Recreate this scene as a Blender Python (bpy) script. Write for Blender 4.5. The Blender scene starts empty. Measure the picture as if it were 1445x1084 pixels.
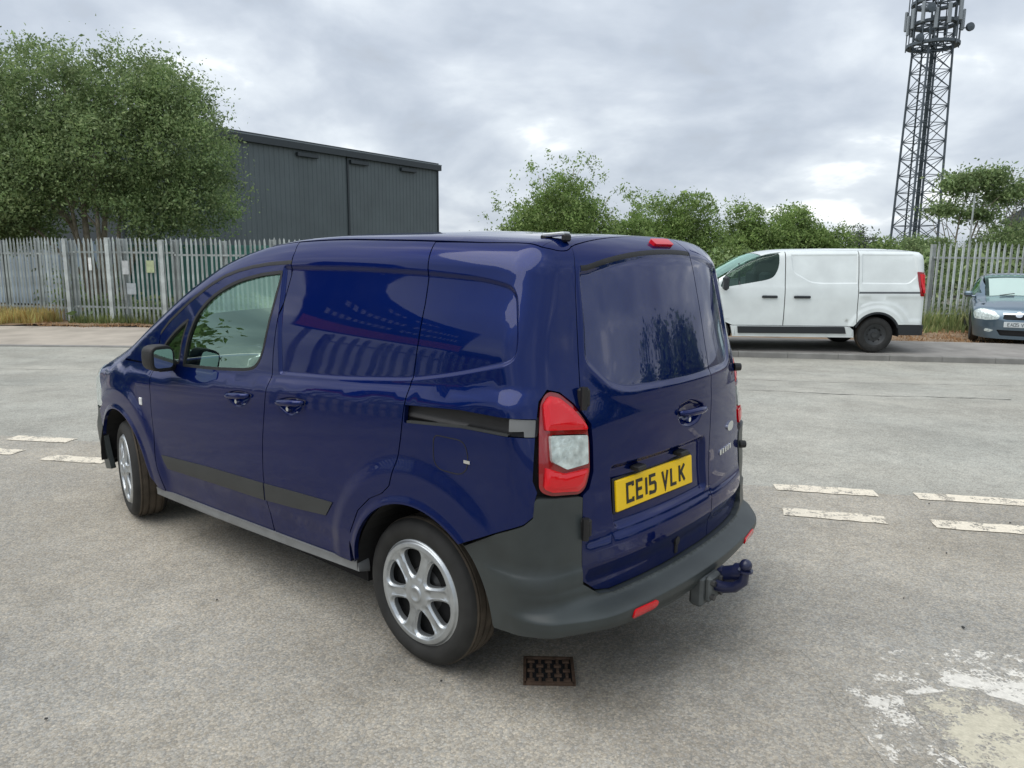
import bpy, math, random
import numpy as np
from mathutils import Vector, Matrix
from mathutils.geometry import delaunay_2d_cdt
random.seed(7); rng = np.random.default_rng(7)
S = bpy.context.scene
COL = S.collection
PI = math.pi
# =====================================================================  CAMERA, SKY, SUN, EXPOSURE
CAMH, PITCH, ROLL = 1.6598, 0.17270, 0.00783
cam = bpy.data.cameras.new('camera'); camo = bpy.data.objects.new('camera', cam); COL.objects.link(camo)
cam.sensor_width = 36; cam.lens = 36*1051.23/1445; cam.clip_end = 2000; cam.clip_start = .05
cp, sp_, cr, sr = math.cos(PITCH), math.sin(PITCH), math.cos(ROLL), math.sin(ROLL)
fw = Vector((0, cp, -sp_)); rt = Vector((1, 0, 0)); up = Vector((0, sp_, cp))
r2 = rt*cr+up*sr; u2 = up*cr-rt*sr
M = Matrix((( r2.x, u2.x, -fw.x, 0), (r2.y, u2.y, -fw.y, 0), (r2.z, u2.z, -fw.z, CAMH), (0, 0, 0, 1)))
camo.matrix_world = M
S.camera = camo
S.view_settings.view_transform = 'Standard'; S.view_settings.look = 'None'
S.view_settings.gamma = 1; S.view_settings.use_curve_mapping = False
S.view_settings.exposure = 0.45
SUN_EL, SUN_AZ = math.radians(60), math.radians(-112)     # azimuth the light comes from, clockwise from +Y
w = bpy.data.worlds.new('World'); S.world = w; w.use_nodes = True
nt = w.node_tree; nt.nodes.clear()
def N(t, nt_, **k):
    n = nt_.nodes.new(t)
    for a, b in k.items():
        if a in n.inputs.keys() if hasattr(n.inputs, 'keys') else False: n.inputs[a].default_value = b
        else: setattr(n, a, b)
    return n
out = N('ShaderNodeOutputWorld', nt)
sky = N('ShaderNodeTexSky', nt, sky_type='NISHITA', sun_disc=False, sun_elevation=SUN_EL, sun_rotation=SUN_AZ)
bgs = N('ShaderNodeBackground', nt); bgs.inputs[1].default_value = 0.08; nt.links.new(sky.outputs[0], bgs.inputs[0])
tc = N('ShaderNodeTexCoord', nt); sx = N('ShaderNodeSeparateXYZ', nt); nt.links.new(tc.outputs['Generated'], sx.inputs[0])
def wm(op, a, b=None, c=None):
    n = nt.nodes.new('ShaderNodeMath'); n.operation = op
    for i, q in enumerate((a, b, c)):
        if q is None: continue
        if isinstance(q, (int, float)): n.inputs[i].default_value = q
        else: nt.links.new(q, n.inputs[i])
    return n.outputs[0]
zz = wm('ADD', wm('MAXIMUM', sx.outputs[2], 0.0), .38)
cb = N('ShaderNodeCombineXYZ', nt)
nt.links.new(wm('DIVIDE', sx.outputs[0], zz), cb.inputs[0]); nt.links.new(wm('MULTIPLY', wm('DIVIDE', sx.outputs[1], zz), 1.0), cb.inputs[1])
n1 = N('ShaderNodeTexNoise', nt); n1.inputs['Scale'].default_value = 1.55; n1.inputs['Detail'].default_value = 7; n1.inputs['Roughness'].default_value = .52; n1.inputs['Distortion'].default_value = .45
nt.links.new(cb.outputs[0], n1.inputs['Vector'])
n2 = N('ShaderNodeTexNoise', nt); n2.inputs['Scale'].default_value = 4.2; n2.inputs['Detail'].default_value = 6; n2.inputs['Roughness'].default_value = .5; n2.inputs['Distortion'].default_value = .3
nt.links.new(cb.outputs[0], n2.inputs['Vector'])
mixn = wm('ADD', wm('MULTIPLY', n1.outputs[0], .68), wm('MULTIPLY', n2.outputs[0], .32))
crp = N('ShaderNodeValToRGB', nt)
E_ = crp.color_ramp.elements; E_[0].position = .36; E_[0].color = (.355, .385, .425, 1); E_[1].position = .63; E_[1].color = (.93, .95, .96, 1)
for pos, c_ in ((.44, (.395, .44, .505, 1)), (.51, (.475, .52, .58, 1)), (.58, (.60, .645, .69, 1))):
    e = crp.color_ramp.elements.new(pos); e.color = c_
nt.links.new(mixn, crp.inputs[0])
bgc = N('ShaderNodeBackground', nt); bgc.inputs[1].default_value = 1.0; nt.links.new(crp.outputs[0], bgc.inputs[0]); nt.links.new(wm('ADD', 1.0, wm('MULTIPLY', wm('MAXIMUM', sx.outputs[2], 0.0), .35)), bgc.inputs[1])
mx = N('ShaderNodeMixShader', nt); mx.inputs[0].default_value = .93
nt.links.new(bgs.outputs[0], mx.inputs[1]); nt.links.new(bgc.outputs[0], mx.inputs[2]); nt.links.new(mx.outputs[0], out.inputs[0])
sl = bpy.data.lights.new('sun', 'SUN'); sl.energy = 1.5; sl.angle = math.radians(62); sl.color = (1, .965, .91)
so = bpy.data.objects.new('sun', sl); COL.objects.link(so); so.location = (0, 0, 30)
so.rotation_euler = (math.radians(90)-SUN_EL, 0, -SUN_AZ+PI)   # shines away from the azimuth
dv = Vector((math.sin(SUN_AZ)*math.cos(SUN_EL), math.cos(SUN_AZ)*math.cos(SUN_EL), math.sin(SUN_EL)))
so.rotation_euler = dv.to_track_quat('Z', 'Y').to_euler()
S.cycles.max_bounces = 8; S.cycles.transparent_max_bounces = 12
try: S.cycles.use_denoising = True
except Exception: pass

# =====================================================================  MATERIALS
def mat(name, col=(.5, .5, .5), rough=.5, metal=0, coat=0, coat_r=.03, spec=.5, noise=None, bump=None, emis=None):
    """noise=(scale, amount, detail): value variation of the colour; bump=(scale, strength, distance)"""
    m = bpy.data.materials.new(name); m.use_nodes = True; t = m.node_tree; b = t.nodes['Principled BSDF']
    b.inputs['Base Color'].default_value = (*col, 1); b.inputs['Roughness'].default_value = rough; b.inputs['Metallic'].default_value = metal
    b.inputs['Coat Weight'].default_value = coat; b.inputs['Coat Roughness'].default_value = coat_r; b.inputs['Specular IOR Level'].default_value = spec
    if noise or bump:
        ge = t.nodes.new('ShaderNodeTexCoord')
    if noise:
        nn = t.nodes.new('ShaderNodeTexNoise'); nn.inputs['Scale'].default_value = noise[0]; nn.inputs['Detail'].default_value = noise[2] if len(noise) > 2 else 4
        t.links.new(ge.outputs['Object'], nn.inputs['Vector'])
        mr = t.nodes.new('ShaderNodeMapRange'); mr.inputs[1].default_value = .3; mr.inputs[2].default_value = .7; mr.inputs[3].default_value = 1-noise[1]; mr.inputs[4].default_value = 1+noise[1]
        t.links.new(nn.outputs[0], mr.inputs[0])
        vm = t.nodes.new('ShaderNodeVectorMath'); vm.operation = 'SCALE'; vm.inputs[0].default_value = col
        t.links.new(mr.outputs[0], vm.inputs['Scale']); t.links.new(vm.outputs[0], b.inputs['Base Color'])
    if bump:
        nb = t.nodes.new('ShaderNodeTexNoise'); nb.inputs['Scale'].default_value = bump[0]; nb.inputs['Detail'].default_value = 4
        t.links.new(ge.outputs['Object'], nb.inputs['Vector'])
        bp = t.nodes.new('ShaderNodeBump'); bp.inputs['Strength'].default_value = bump[1]; bp.inputs['Distance'].default_value = bump[2]
        t.links.new(nb.outputs[0], bp.inputs['Height']); t.links.new(bp.outputs[0], b.inputs['Normal'])
    return m
def glassmat(name, tint, ior=1.5, rough=0.0, boost=1.0):
    m = bpy.data.materials.new(name); m.use_nodes = True; t = m.node_tree; t.nodes.clear()
    o = t.nodes.new('ShaderNodeOutputMaterial'); tr = t.nodes.new('ShaderNodeBsdfTransparent'); tr.inputs[0].default_value = (*tint, 1)
    gl = t.nodes.new('ShaderNodeBsdfGlossy'); gl.inputs['Roughness'].default_value = rough; gl.inputs[0].default_value = (.70, 1, .84, 1)
    ge = t.nodes.new('ShaderNodeNewGeometry'); dp = t.nodes.new('ShaderNodeVectorMath'); dp.operation = 'DOT_PRODUCT'; t.links.new(ge.outputs['Normal'], dp.inputs[0]); t.links.new(ge.outputs['Incoming'], dp.inputs[1])
    def mm(op, a, b_=None):
        n = t.nodes.new('ShaderNodeMath'); n.operation = op
        for i, q in enumerate((a, b_)):
            if q is None: continue
            if isinstance(q, (int, float)): n.inputs[i].default_value = q
            else: t.links.new(q, n.inputs[i])
        return n.outputs[0]
    fr = mm('ADD', .045, mm('MULTIPLY', .955, mm('POWER', mm('SUBTRACT', 1.0, mm('ABSOLUTE', dp.outputs['Value'])), 5.0))); mxx = t.nodes.new('ShaderNodeMixShader')
    mu = t.nodes.new('ShaderNodeMath'); mu.operation = 'MULTIPLY'; mu.use_clamp = True; mu.inputs[1].default_value = boost
    t.links.new(fr, mu.inputs[0]); t.links.new(mu.outputs[0], mxx.inputs[0]); t.links.new(tr.outputs[0], mxx.inputs[1]); t.links.new(gl.outputs[0], mxx.inputs[2]); t.links.new(mxx.outputs[0], o.inputs[0])
    return m
def asphalt_nodes(m, base, warm, paint=None):
    """procedural worn tarmac in world space; paint=(colour, wear) lays worn paint over the very same tarmac"""
    m.use_nodes = True; t = m.node_tree; b = t.nodes['Principled BSDF']; L = t.links
    g = t.nodes.new('ShaderNodeNewGeometry')
    def noise(sc, det=3, rough=.55, dist=0):
        n = t.nodes.new('ShaderNodeTexNoise'); n.inputs['Scale'].default_value = sc; n.inputs['Detail'].default_value = det; n.inputs['Roughness'].default_value = rough; n.inputs['Distortion'].default_value = dist
        L.new(g.outputs['Position'], n.inputs['Vector']); return n.outputs[0]
    def mr(x, a, b_, c, d):
        n = t.nodes.new('ShaderNodeMapRange'); L.new(x, n.inputs[0])
        for i, q in enumerate((a, b_, c, d)): n.inputs[i+1].default_value = q
        return n.outputs[0]
    def ma(op, a, b_):
        n = t.nodes.new('ShaderNodeMath'); n.operation = op
        for i, q in enumerate((a, b_)):
            if isinstance(q, (int, float)): n.inputs[i].default_value = q
            else: L.new(q, n.inputs[i])
        return n.outputs[0]
    vo = t.nodes.new('ShaderNodeTexVoronoi'); vo.inputs['Scale'].default_value = 105; L.new(g.outputs['Position'], vo.inputs['Vector'])
    sv = t.nodes.new('ShaderNodeSeparateColor'); L.new(vo.outputs['Color'], sv.inputs[0])
    grain = ma('MULTIPLY', mr(sv.outputs[0], 0, 1, .80, 1.22), mr(vo.outputs['Distance'], .0, .7, 1.06, .86))
    fine = mr(noise(230, 2), .3, .7, .80, 1.20)
    mid = mr(noise(11, 3), .3, .7, .93, 1.07)
    big = mr(noise(.8, 6, .65), .32, .68, .80, 1.15)
    vl = mr(noise(2.6, 4, .6), .3, .7, .93, 1.07)
    val = ma('MULTIPLY', ma('MULTIPLY', grain, fine), ma('MULTIPLY', ma('MULTIPLY', mid, big), vl))
    cm = t.nodes.new('ShaderNodeMix'); cm.data_type = 'RGBA'; cm.inputs[6].default_value = (*base, 1); cm.inputs[7].default_value = (*warm, 1)
    L.new(mr(ma('ADD', ma('MULTIPLY', sv.outputs[1], .5), noise(.55, 4, .6)), .42, 1.08, 0, 1), cm.inputs[0])
    sc = t.nodes.new('ShaderNodeVectorMath'); sc.operation = 'SCALE'; L.new(cm.outputs[2], sc.inputs[0]); L.new(val, sc.inputs['Scale'])
    sxy = t.nodes.new('ShaderNodeSeparateXYZ'); L.new(g.outputs['Position'], sxy.inputs[0])
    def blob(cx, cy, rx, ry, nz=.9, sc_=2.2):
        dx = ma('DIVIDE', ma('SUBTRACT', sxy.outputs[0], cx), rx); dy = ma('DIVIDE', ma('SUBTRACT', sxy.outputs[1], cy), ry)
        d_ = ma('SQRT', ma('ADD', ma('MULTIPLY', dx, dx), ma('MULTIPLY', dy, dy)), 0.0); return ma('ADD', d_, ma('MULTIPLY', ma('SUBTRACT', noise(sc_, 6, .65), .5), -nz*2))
    van_shade = mr(blob(.12, 2.95, .85, .42), .55, 1.25, .70, 1.0)  # the van's shade behind its rear bumper, painted into the tarmac colour
    oil = mr(noise(3.1, 5, .7, .6), .665, .72, 1.0, .72)
    sc2 = t.nodes.new('ShaderNodeVectorMath'); sc2.operation = 'SCALE'; L.new(sc.outputs[0], sc2.inputs[0]); L.new(ma('MULTIPLY', van_shade, oil), sc2.inputs['Scale'])
    col = sc2.outputs[0]
    hgt = ma('ADD', ma('MULTIPLY', vo.outputs['Distance'], -.6), ma('MULTIPLY', fine, .5))
    if paint:
        wear = ma('ADD', noise(paint[2], 5, .65, .3), ma('MULTIPLY', ma('SUBTRACT', sv.outputs[2], .5), .16))
        if len(paint) > 3:
            wear = ma('ADD', wear, ma('MULTIPLY', ma('MAXIMUM', ma('SUBTRACT', blob(*paint[3], 0.25, 5), .45), 0.0), .30))
        fac = mr(wear, paint[1]-.03, paint[1]+.03, 1, 0)
        pm = t.nodes.new('ShaderNodeMix'); pm.data_type = 'RGBA'; L.new(fac, pm.inputs[0]); L.new(col, pm.inputs[6])
        ps = t.nodes.new('ShaderNodeVectorMath'); ps.operation = 'SCALE'; ps.inputs[0].default_value = paint[0]; L.new(ma('MULTIPLY', mr(noise(40, 4), .3, .7, .86, 1.08), mr(grain, .5, 1.5, .88, 1.06)), ps.inputs['Scale']); L.new(ps.outputs[0], pm.inputs[7])
        col = pm.outputs[2]
    L.new(col, b.inputs['Base Color']); b.inputs['Roughness'].default_value = .93; b.inputs['Specular IOR Level'].default_value = .18
    bp = t.nodes.new('ShaderNodeBump'); bp.inputs['Strength'].default_value = .55; bp.inputs['Distance'].default_value = .004; L.new(hgt, bp.inputs['Height']); L.new(bp.outputs[0], b.inputs['Normal'])
    return m
MT = {}
MT['paint'] = mat('blue_paint', (.0012, .0110, .088), .30, metal=.5, spec=0, coat=1, coat_r=.012)
_b = MT['paint'].node_tree.nodes['Principled BSDF']; _b.inputs['Specular Tint'].default_value = (.02, .05, .6, 1); _b.inputs['Coat IOR'].default_value = 1.40
MT['panelpaint'] = mat('blue_paint_polished_panel', (.0012, .0110, .088), .30, metal=.5, spec=0, coat=1, coat_r=.006); _b = MT['panelpaint'].node_tree.nodes['Principled BSDF']; _b.inputs['Specular Tint'].default_value = (.03, .06, .5, 1); _b.inputs['Coat IOR'].default_value = 1.72
def road_film(m):
    t = m.node_tree; b = t.nodes['Principled BSDF']; tc_ = t.nodes.new('ShaderNodeTexCoord'); sp = t.nodes.new('ShaderNodeSeparateXYZ'); t.links.new(tc_.outputs['Object'], sp.inputs[0])
    nn = t.nodes.new('ShaderNodeTexNoise'); nn.inputs['Scale'].default_value = 5; nn.inputs['Detail'].default_value = 7; nn.inputs['Roughness'].default_value = .65; t.links.new(tc_.outputs['Object'], nn.inputs['Vector'])
    m1 = t.nodes.new('ShaderNodeMapRange'); m1.inputs[1].default_value = .75; m1.inputs[2].default_value = .28; m1.inputs[3].default_value = .05; m1.inputs[4].default_value = .42; t.links.new(sp.outputs[2], m1.inputs[0])
    m2 = t.nodes.new('ShaderNodeMapRange'); m2.inputs[1].default_value = .42; m2.inputs[2].default_value = .72; t.links.new(nn.outputs[0], m2.inputs[0])
    mu = t.nodes.new('ShaderNodeMath'); mu.operation = 'MULTIPLY'; t.links.new(m1.outputs[0], mu.inputs[0]); t.links.new(m2.outputs[0], mu.inputs[1])
    mc = t.nodes.new('ShaderNodeMix'); mc.data_type = 'RGBA'; mc.inputs[6].default_value = b.inputs['Base Color'].default_value; mc.inputs[7].default_value = (.085, .078, .066, 1); t.links.new(mu.outputs[0], mc.inputs[0]); t.links.new(mc.outputs[2], b.inputs['Base Color'])
    cw = t.nodes.new('ShaderNodeMath'); cw.operation = 'MULTIPLY_ADD'; cw.inputs[1].default_value = -.9; cw.inputs[2].default_value = 1; t.links.new(mu.outputs[0], cw.inputs[0]); t.links.new(cw.outputs[0], b.inputs['Coat Weight'])
    cr_ = t.nodes.new('ShaderNodeMapRange'); cr_.inputs[3].default_value = .008; cr_.inputs[4].default_value = .05; cr_.inputs[1].default_value = .35; cr_.inputs[2].default_value = .7; t.links.new(nn.outputs[0], cr_.inputs[0]); t.links.new(cr_.outputs[0], b.inputs['Coat Roughness'])
road_film(MT['paint']); road_film(MT['panelpaint'])
MT['dark'] = mat('black_void', (.006, .006, .007), .9)
MT['plastic'] = mat('grey_bumper_plastic', (.038, .046, .046), .40, spec=.45, noise=(5, .22, 7), bump=(420, .12, .0006))
MT['strip'] = mat('grey_strip_plastic', (.042, .045, .045), .5, spec=.35, noise=(6, .1), bump=(420, .12, .0006))
MT['sill'] = mat('sill_grey', (.16, .165, .165), .5, noise=(9, .15))
MT['rubber'] = mat('black_rubber', (.012, .012, .013), .55, noise=(20, .2))
MT['glass'] = glassmat('green_tinted_glass', (.84, 1.0, .93), 1.5, 0, 3.2)
MT['carglass'] = glassmat('car_glass', (.80, .88, .86), 1.5, 0, 1.6)
MT['interior'] = mat('interior_trim', (.06, .065, .07), .7, noise=(8, .15))
MT['seat'] = mat('seat_cloth', (.045, .05, .06), .9, noise=(30, .2))
MT['red'] = mat('red_lens', (.70, .002, .010), .15, coat=.4, coat_r=.02, bump=(60, .1, .002))
MT['red_dark'] = mat('dark_red_lens', (.28, .002, .006), .12, coat=1, coat_r=.02)
MT['clear'] = mat('clear_lens', (.62, .70, .68), .12, metal=.25, coat=1, coat_r=.02, noise=(28, .35), bump=(45, .5, .01))
MT['chrome'] = mat('chrome', (.75, .77, .78), .12, metal=1)
MT['cover'] = mat('wheel_cover_silver', (.50, .53, .55), .40, metal=.85, coat=.3, noise=(20, .12))
MT['tyre'] = mat('tyre_rubber', (.026, .026, .025), .72, spec=.35, noise=(12, .25), bump=(220, .25, .001))
MT['tread'] = mat('dusty_tyre_tread', (.075, .060, .044), .9, noise=(14, .3), bump=(120, .5, .004))
MT['steel'] = mat('brake_steel', (.10, .10, .10), .5, metal=.7)
MT['arch'] = mat('arch_liner', (.010, .010, .010), .95, noise=(10, .3))
MT['yellow'] = mat('yellow_plate', (.95, .61, .004), .35, noise=(9, .06))
MT['black'] = mat('black_print', (.012, .012, .012), .45)
MT['tow'] = mat('tow_bracket_grey', (.10, .11, .11), .6, metal=.3, noise=(15, .25), bump=(80, .3, .002))
MT['towblue'] = mat('tow_socket_navy', (.010, .014, .05), .35, coat=.3)
MT['alu'] = mat('galvanised_rail', (.62, .64, .65), .35, metal=.6)
MT['mirror'] = mat('mirror_glass', (.75, .9, .85), .02, metal=1)
MT['amber'] = mat('clear_marker', (.8, .8, .78), .15, coat=1)

# =====================================================================  MESH HELPERS
def empty(name, loc=(0, 0, 0), rz=0):
    o = bpy.data.objects.new(name, None); COL.objects.link(o); o.location = loc; o.rotation_euler = (0, 0, rz); o.empty_display_size = .2; return o
def tag(o, label=None, cat=None, group=None, kind=None):
    if label: o['label'] = label
    if cat: o['category'] = cat
    if group: o['group'] = group
    if kind: o['kind'] = kind
    return o
def meshobj(name, verts, faces, m=None, parent=None, smooth=False, normals=None, loc=None, angle=None):
    me = bpy.data.meshes.new(name)
    verts = np.asarray(verts, float)
    me.from_pydata([tuple(v) for v in verts.tolist()], [], [tuple(f) for f in faces])
    me.update()
    o = bpy.data.objects.new(name, me); COL.objects.link(o)
    if m: me.materials.append(m)
    if parent: o.parent = parent
    if smooth: me.shade_smooth()
    if angle is not None:
        me.shade_smooth(); me.set_sharp_from_angle(angle=math.radians(angle))
    if normals is not None:
        me.shade_smooth(); me.normals_split_custom_set_from_vertices([tuple(n) for n in np.asarray(normals).tolist()])
    if loc is not None: o.location = loc
    return o
class MB:
    def __init__(s): s.v = []; s.f = []
    def add(s, vs, fs):
        k = len(s.v); s.v += [tuple(v) for v in vs]; s.f += [tuple(i+k for i in f) for f in fs]; return s
    def box(s, c, d, rz=0, rot=None, bev=0):
        hx, hy, hz = d[0]/2, d[1]/2, d[2]/2
        if bev > 0:
            b = min(bev, hx*.9, hy*.9, hz*.9)
            vs = []; 
            for sz in (-1, 1):
                for (a, e) in ((1, 0), (0, 1)):
                    pass
            # chamfered box: three layers of rings
            ring = lambda x, y, z, c_: [(x-c_, -y, z), (x, -y+c_, z), (x, y-c_, z), (x-c_, y, z), (-x+c_, y, z), (-x, y-c_, z), (-x, -y+c_, z), (-x+c_, -y, z)]
            vs = ring(hx-b, hy-b, -hz, b*.3)+ring(hx, hy, -hz+b, b)+ring(hx, hy, hz-b, b)+ring(hx-b, hy-b, hz, b*.3)
            fs = [tuple(range(7, -1, -1)), tuple(range(24, 32))]
            for L_ in range(3):
                for i in range(8): fs.append((L_*8+i, L_*8+(i+1) % 8, L_*8+8+(i+1) % 8, L_*8+8+i))
        else:
            vs = [(x*hx, y*hy, z*hz) for z in (-1, 1) for y in (-1, 1) for x in (-1, 1)]
            fs = [(0, 2, 3, 1), (4, 5, 7, 6), (0, 1, 5, 4), (2, 6, 7, 3), (0, 4, 6, 2), (1, 3, 7, 5)]
        R = Matrix.Rotation(rz, 3, 'Z') if rot is None else rot
        cc = Vector(c)
        return s.add([tuple(R @ Vector(v)+cc) for v in vs], fs)
    def tube(s, pts, r, n=8, caps=True):
        pts = [Vector(p) for p in pts]; rs = r if isinstance(r, (list, tuple)) else [r]*len(pts)
        vs = []; prev = None
        for i, p in enumerate(pts):
            t = (pts[min(i+1, len(pts)-1)]-pts[max(i-1, 0)]).normalized()
            if prev is None: a = t.orthogonal().normalized()
            else:
                a = prev-t*prev.dot(t)
                a = a.normalized() if a.length > 1e-6 else t.orthogonal().normalized()
            prev = a; b = t.cross(a)
            for k in range(n):
                q = 2*PI*k/n; vs.append(tuple(p+(a*math.cos(q)+b*math.sin(q))*rs[i]))
        fs = []
        for i in range(len(pts)-1):
            for k in range(n): fs.append((i*n+k, i*n+(k+1) % n, (i+1)*n+(k+1) % n, (i+1)*n+k))
        if caps: fs += [tuple(range(n-1, -1, -1)), tuple((len(pts)-1)*n+k for k in range(n))]
        return s.add(vs, fs)
    def lathe(s, prof, n=32, axis='Y', c=(0, 0, 0)):
        """prof: (r, h) pairs, revolved about axis"""
        vs = []
        for (r, h) in prof:
            for k in range(n):
                a = 2*PI*k/n; x, y = r*math.cos(a), r*math.sin(a)
                v = {'Y': (x, h, y), 'Z': (x, y, h), 'X': (h, x, y)}[axis]
                vs.append((v[0]+c[0], v[1]+c[1], v[2]+c[2]))
        fs = []
        for i in range(len(prof)-1):
            for k in range(n): fs.append((i*n+k, i*n+(k+1) % n, (i+1)*n+(k+1) % n, (i+1)*n+k))
        return s.add(vs, fs)
    def prism(s, poly, z0, z1, fn=None):
        n = len(poly); vs = [(x, y, z0) for x, y in poly]+[(x, y, z1) for x, y in poly]
        if fn: vs = [fn(*v) for v in vs]
        fs = [tuple(range(n-1, -1, -1)), tuple(range(n, 2*n))]+[(i, (i+1) % n, n+(i+1) % n, n+i) for i in range(n)]
        return s.add(vs, fs)
    def build(s, name, m, parent=None, smooth=False, angle=None, loc=None):
        o = meshobj(name, s.v, s.f, m, parent, smooth, loc=loc, angle=angle); s.v = []; s.f = []; return o
def inside(P, poly):
    x, y = P[:, 0], P[:, 1]; r = np.zeros(len(P), bool); q = np.asarray(poly); a = q; b = np.roll(q, -1, 0)
    for (x1, y1), (x2, y2) in zip(a, b):
        c_ = ((y1 > y) != (y2 > y))
        if not c_.any(): continue
        r ^= c_ & (x < (x2-x1)*(y-y1)/((y2-y1) if y2 != y1 else 1e-12)+x1)
    return r
def dpoly(P, poly, closed=True):
    q = np.asarray(poly, float); a = q if closed else q[:-1]; b = np.roll(q, -1, 0) if closed else q[1:]
    sh = P.shape[:-1]; P = P.reshape(-1, 2); best = np.full(len(P), 1e9)
    for A, B in zip(a, b):
        d = B-A; L2 = max(d@d, 1e-12); t = np.clip(((P-A)@d)/L2, 0, 1); e = P-(A+t[:, None]*d); best = np.minimum(best, (e*e).sum(1))
    return np.sqrt(best).reshape(sh)
def sd(u, v, poly):
    P = np.stack([np.ravel(u), np.ravel(v)], 1); d = dpoly(P, poly); return np.where(inside(P, poly), d, -d).reshape(np.shape(u))
def resample(poly, h, closed=True):
    out_ = []; n = len(poly)
    for i in range(n if closed else n-1):
        a = np.array(poly[i]); b = np.array(poly[(i+1) % n]); L_ = np.linalg.norm(b-a); k = max(1, int(round(L_/h)))
        for j in range(k): out_.append(tuple(a+(b-a)*j/k))
    if not closed: out_.append(tuple(poly[-1]))
    return out_
def rpoly(pts, r=.03, n=5):
    """rounded closed polygon; r may be a list per corner"""
    pts = [np.array(p, float) for p in pts]; o = []
    for i, p in enumerate(pts):
        a = pts[i-1]; b = pts[(i+1) % len(pts)]; rr = r[i] if isinstance(r, (list, tuple)) else r
        la, lb = np.linalg.norm(a-p), np.linalg.norm(b-p); ra, rb = min(rr, la*.48), min(rr, lb*.48)
        A = p+(a-p)/la*ra; B = p+(b-p)/lb*rb
        if rr <= 0: o.append(tuple(p)); continue
        for k in range(n+1):
            t = k/n; o.append(tuple((1-t)**2*A+2*t*(1-t)*p+t*t*B))
    return o
def rings(poly, offs, h=.012):
    q = np.array(resample(poly, h)); t = np.roll(q, -1, 0)-np.roll(q, 1, 0); t /= np.linalg.norm(t, axis=1, keepdims=True)+1e-9
    nr = np.stack([-t[:, 1], t[:, 0]], 1); return np.concatenate([q+nr*o for o in offs]+[q-nr*o for o in offs])
def panel(name, pieces, P, m, parent=None, holes=(), res=.03, resb=.014, flange=.02, extra=None, flip=False, hflange=None):
    """surface mesh over 2-D polygons, mapped by P(u,v)->xyz, with exact normals and a turned-in edge"""
    V = []; F = []; NN = []; base = 0; e = 1.5e-3
    for poly in pieces:
        b = resample(poly, resb); hs = [resample(h_, resb) for h_ in holes]
        loops = [b]+hs; pts = [p for L_ in loops for p in L_]; edges = []; k = 0
        for L_ in loops:
            n = len(L_); edges += [(k+i, k+(i+1) % n) for i in range(n)]; k += n
        q = np.array(b); lo = q.min(0); hi = q.max(0)
        gx, gy = np.meshgrid(np.arange(lo[0]+res/2, hi[0], res), np.arange(lo[1]+res/2, hi[1], res)); G = np.stack([gx.ravel(), gy.ravel()], 1)
        if extra is not None and len(extra):
            X = np.asarray(extra); X = X[(X > lo).all(1) & (X < hi).all(1)]
        else: X = np.zeros((0, 2))
        def ok(G, dmin):
            if len(G) == 0: return G
            kk = inside(G, b)
            for h_ in hs: kk &= ~inside(G, h_)
            G = G[kk]; dd = np.full(len(G), 1e9)
            for L_ in loops: dd = np.minimum(dd, dpoly(G, L_)) if len(G) else dd
            return G[dd > dmin]
        if len(X):
            cs = res*.55; occ = set(map(tuple, np.floor(X/cs).astype(int).tolist()))
            G = G[[not any((i+a, j+c) in occ for a in (-1, 0, 1) for c in (-1, 0, 1)) for i, j in np.floor(G/cs).astype(int).tolist()]]
        G = ok(G, res*.45); X = ok(X, resb*.3)
        allp = pts+[tuple(g) for g in G]+[tuple(g) for g in X]
        vo_, _, fo, _, _, _ = delaunay_2d_cdt([Vector(p) for p in allp], edges, [], 0, 1e-5)
        uv = np.array([(v.x, v.y) for v in vo_]); tri = np.array([f for f in fo])
        cen = uv[tri].mean(1); kk = inside(cen, b)
        for h_ in hs: kk &= ~inside(cen, h_)
        tri = tri[kk]; u, v = uv[:, 0], uv[:, 1]
        p = P(u, v); nn = np.cross(P(u, v+e)-P(u, v-e), P(u+e, v)-P(u-e, v)); ln_ = np.linalg.norm(nn, axis=1, keepdims=True); nn = np.where(ln_ < 4e-8, [[0, 0, 1.]], nn/(ln_+1e-15))
        if flip: nn = -nn
        fn = np.cross(p[tri[:, 1]]-p[tri[:, 0]], p[tri[:, 2]]-p[tri[:, 0]]); s_ = (fn*nn[tri].mean(1)).sum(1) < 0
        tri[s_] = tri[s_][:, ::-1]
        V.append(p); NN.append(nn); F += (tri+base).tolist(); base += len(p)
        if flange:
            for li, L_ in enumerate(loops):
                fl = flange if li == 0 or hflange is None else hflange
                q = np.array(L_); pu = P(q[:, 0], q[:, 1]); n_ = np.cross(P(q[:, 0], q[:, 1]+e)-P(q[:, 0], q[:, 1]-e), P(q[:, 0]+e, q[:, 1])-P(q[:, 0]-e, q[:, 1])); n_ /= np.linalg.norm(n_, axis=1, keepdims=True)+1e-12
                if flip: n_ = -n_
                t = np.roll(pu, -1, 0)-np.roll(pu, 1, 0); t /= np.linalg.norm(t, axis=1, keepdims=True)+1e-12
                ar = 0.5*np.sum(q[:, 0]*np.roll(q[:, 1], -1)-np.roll(q[:, 0], -1)*q[:, 1])
                sn = np.cross(t, n_)*(-1 if (ar > 0) else 1)
                if flip: sn = -sn
                if li > 0: sn = -sn
                n = len(q); A = pu; B = pu-n_*fl
                V += [A, B]; NN += [sn, sn]
                for i in range(n):
                    j = (i+1) % n; f = (base+i, base+j, base+n+j, base+n+i)
                    fa = np.cross(A[j]-A[i], B[i]-A[i])
                    if fa@sn[i] < 0: f = f[::-1]
                    F.append(f)
                base += 2*n
    o = meshobj(name, np.concatenate(V), F, m, parent, normals=np.concatenate(NN))
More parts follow.
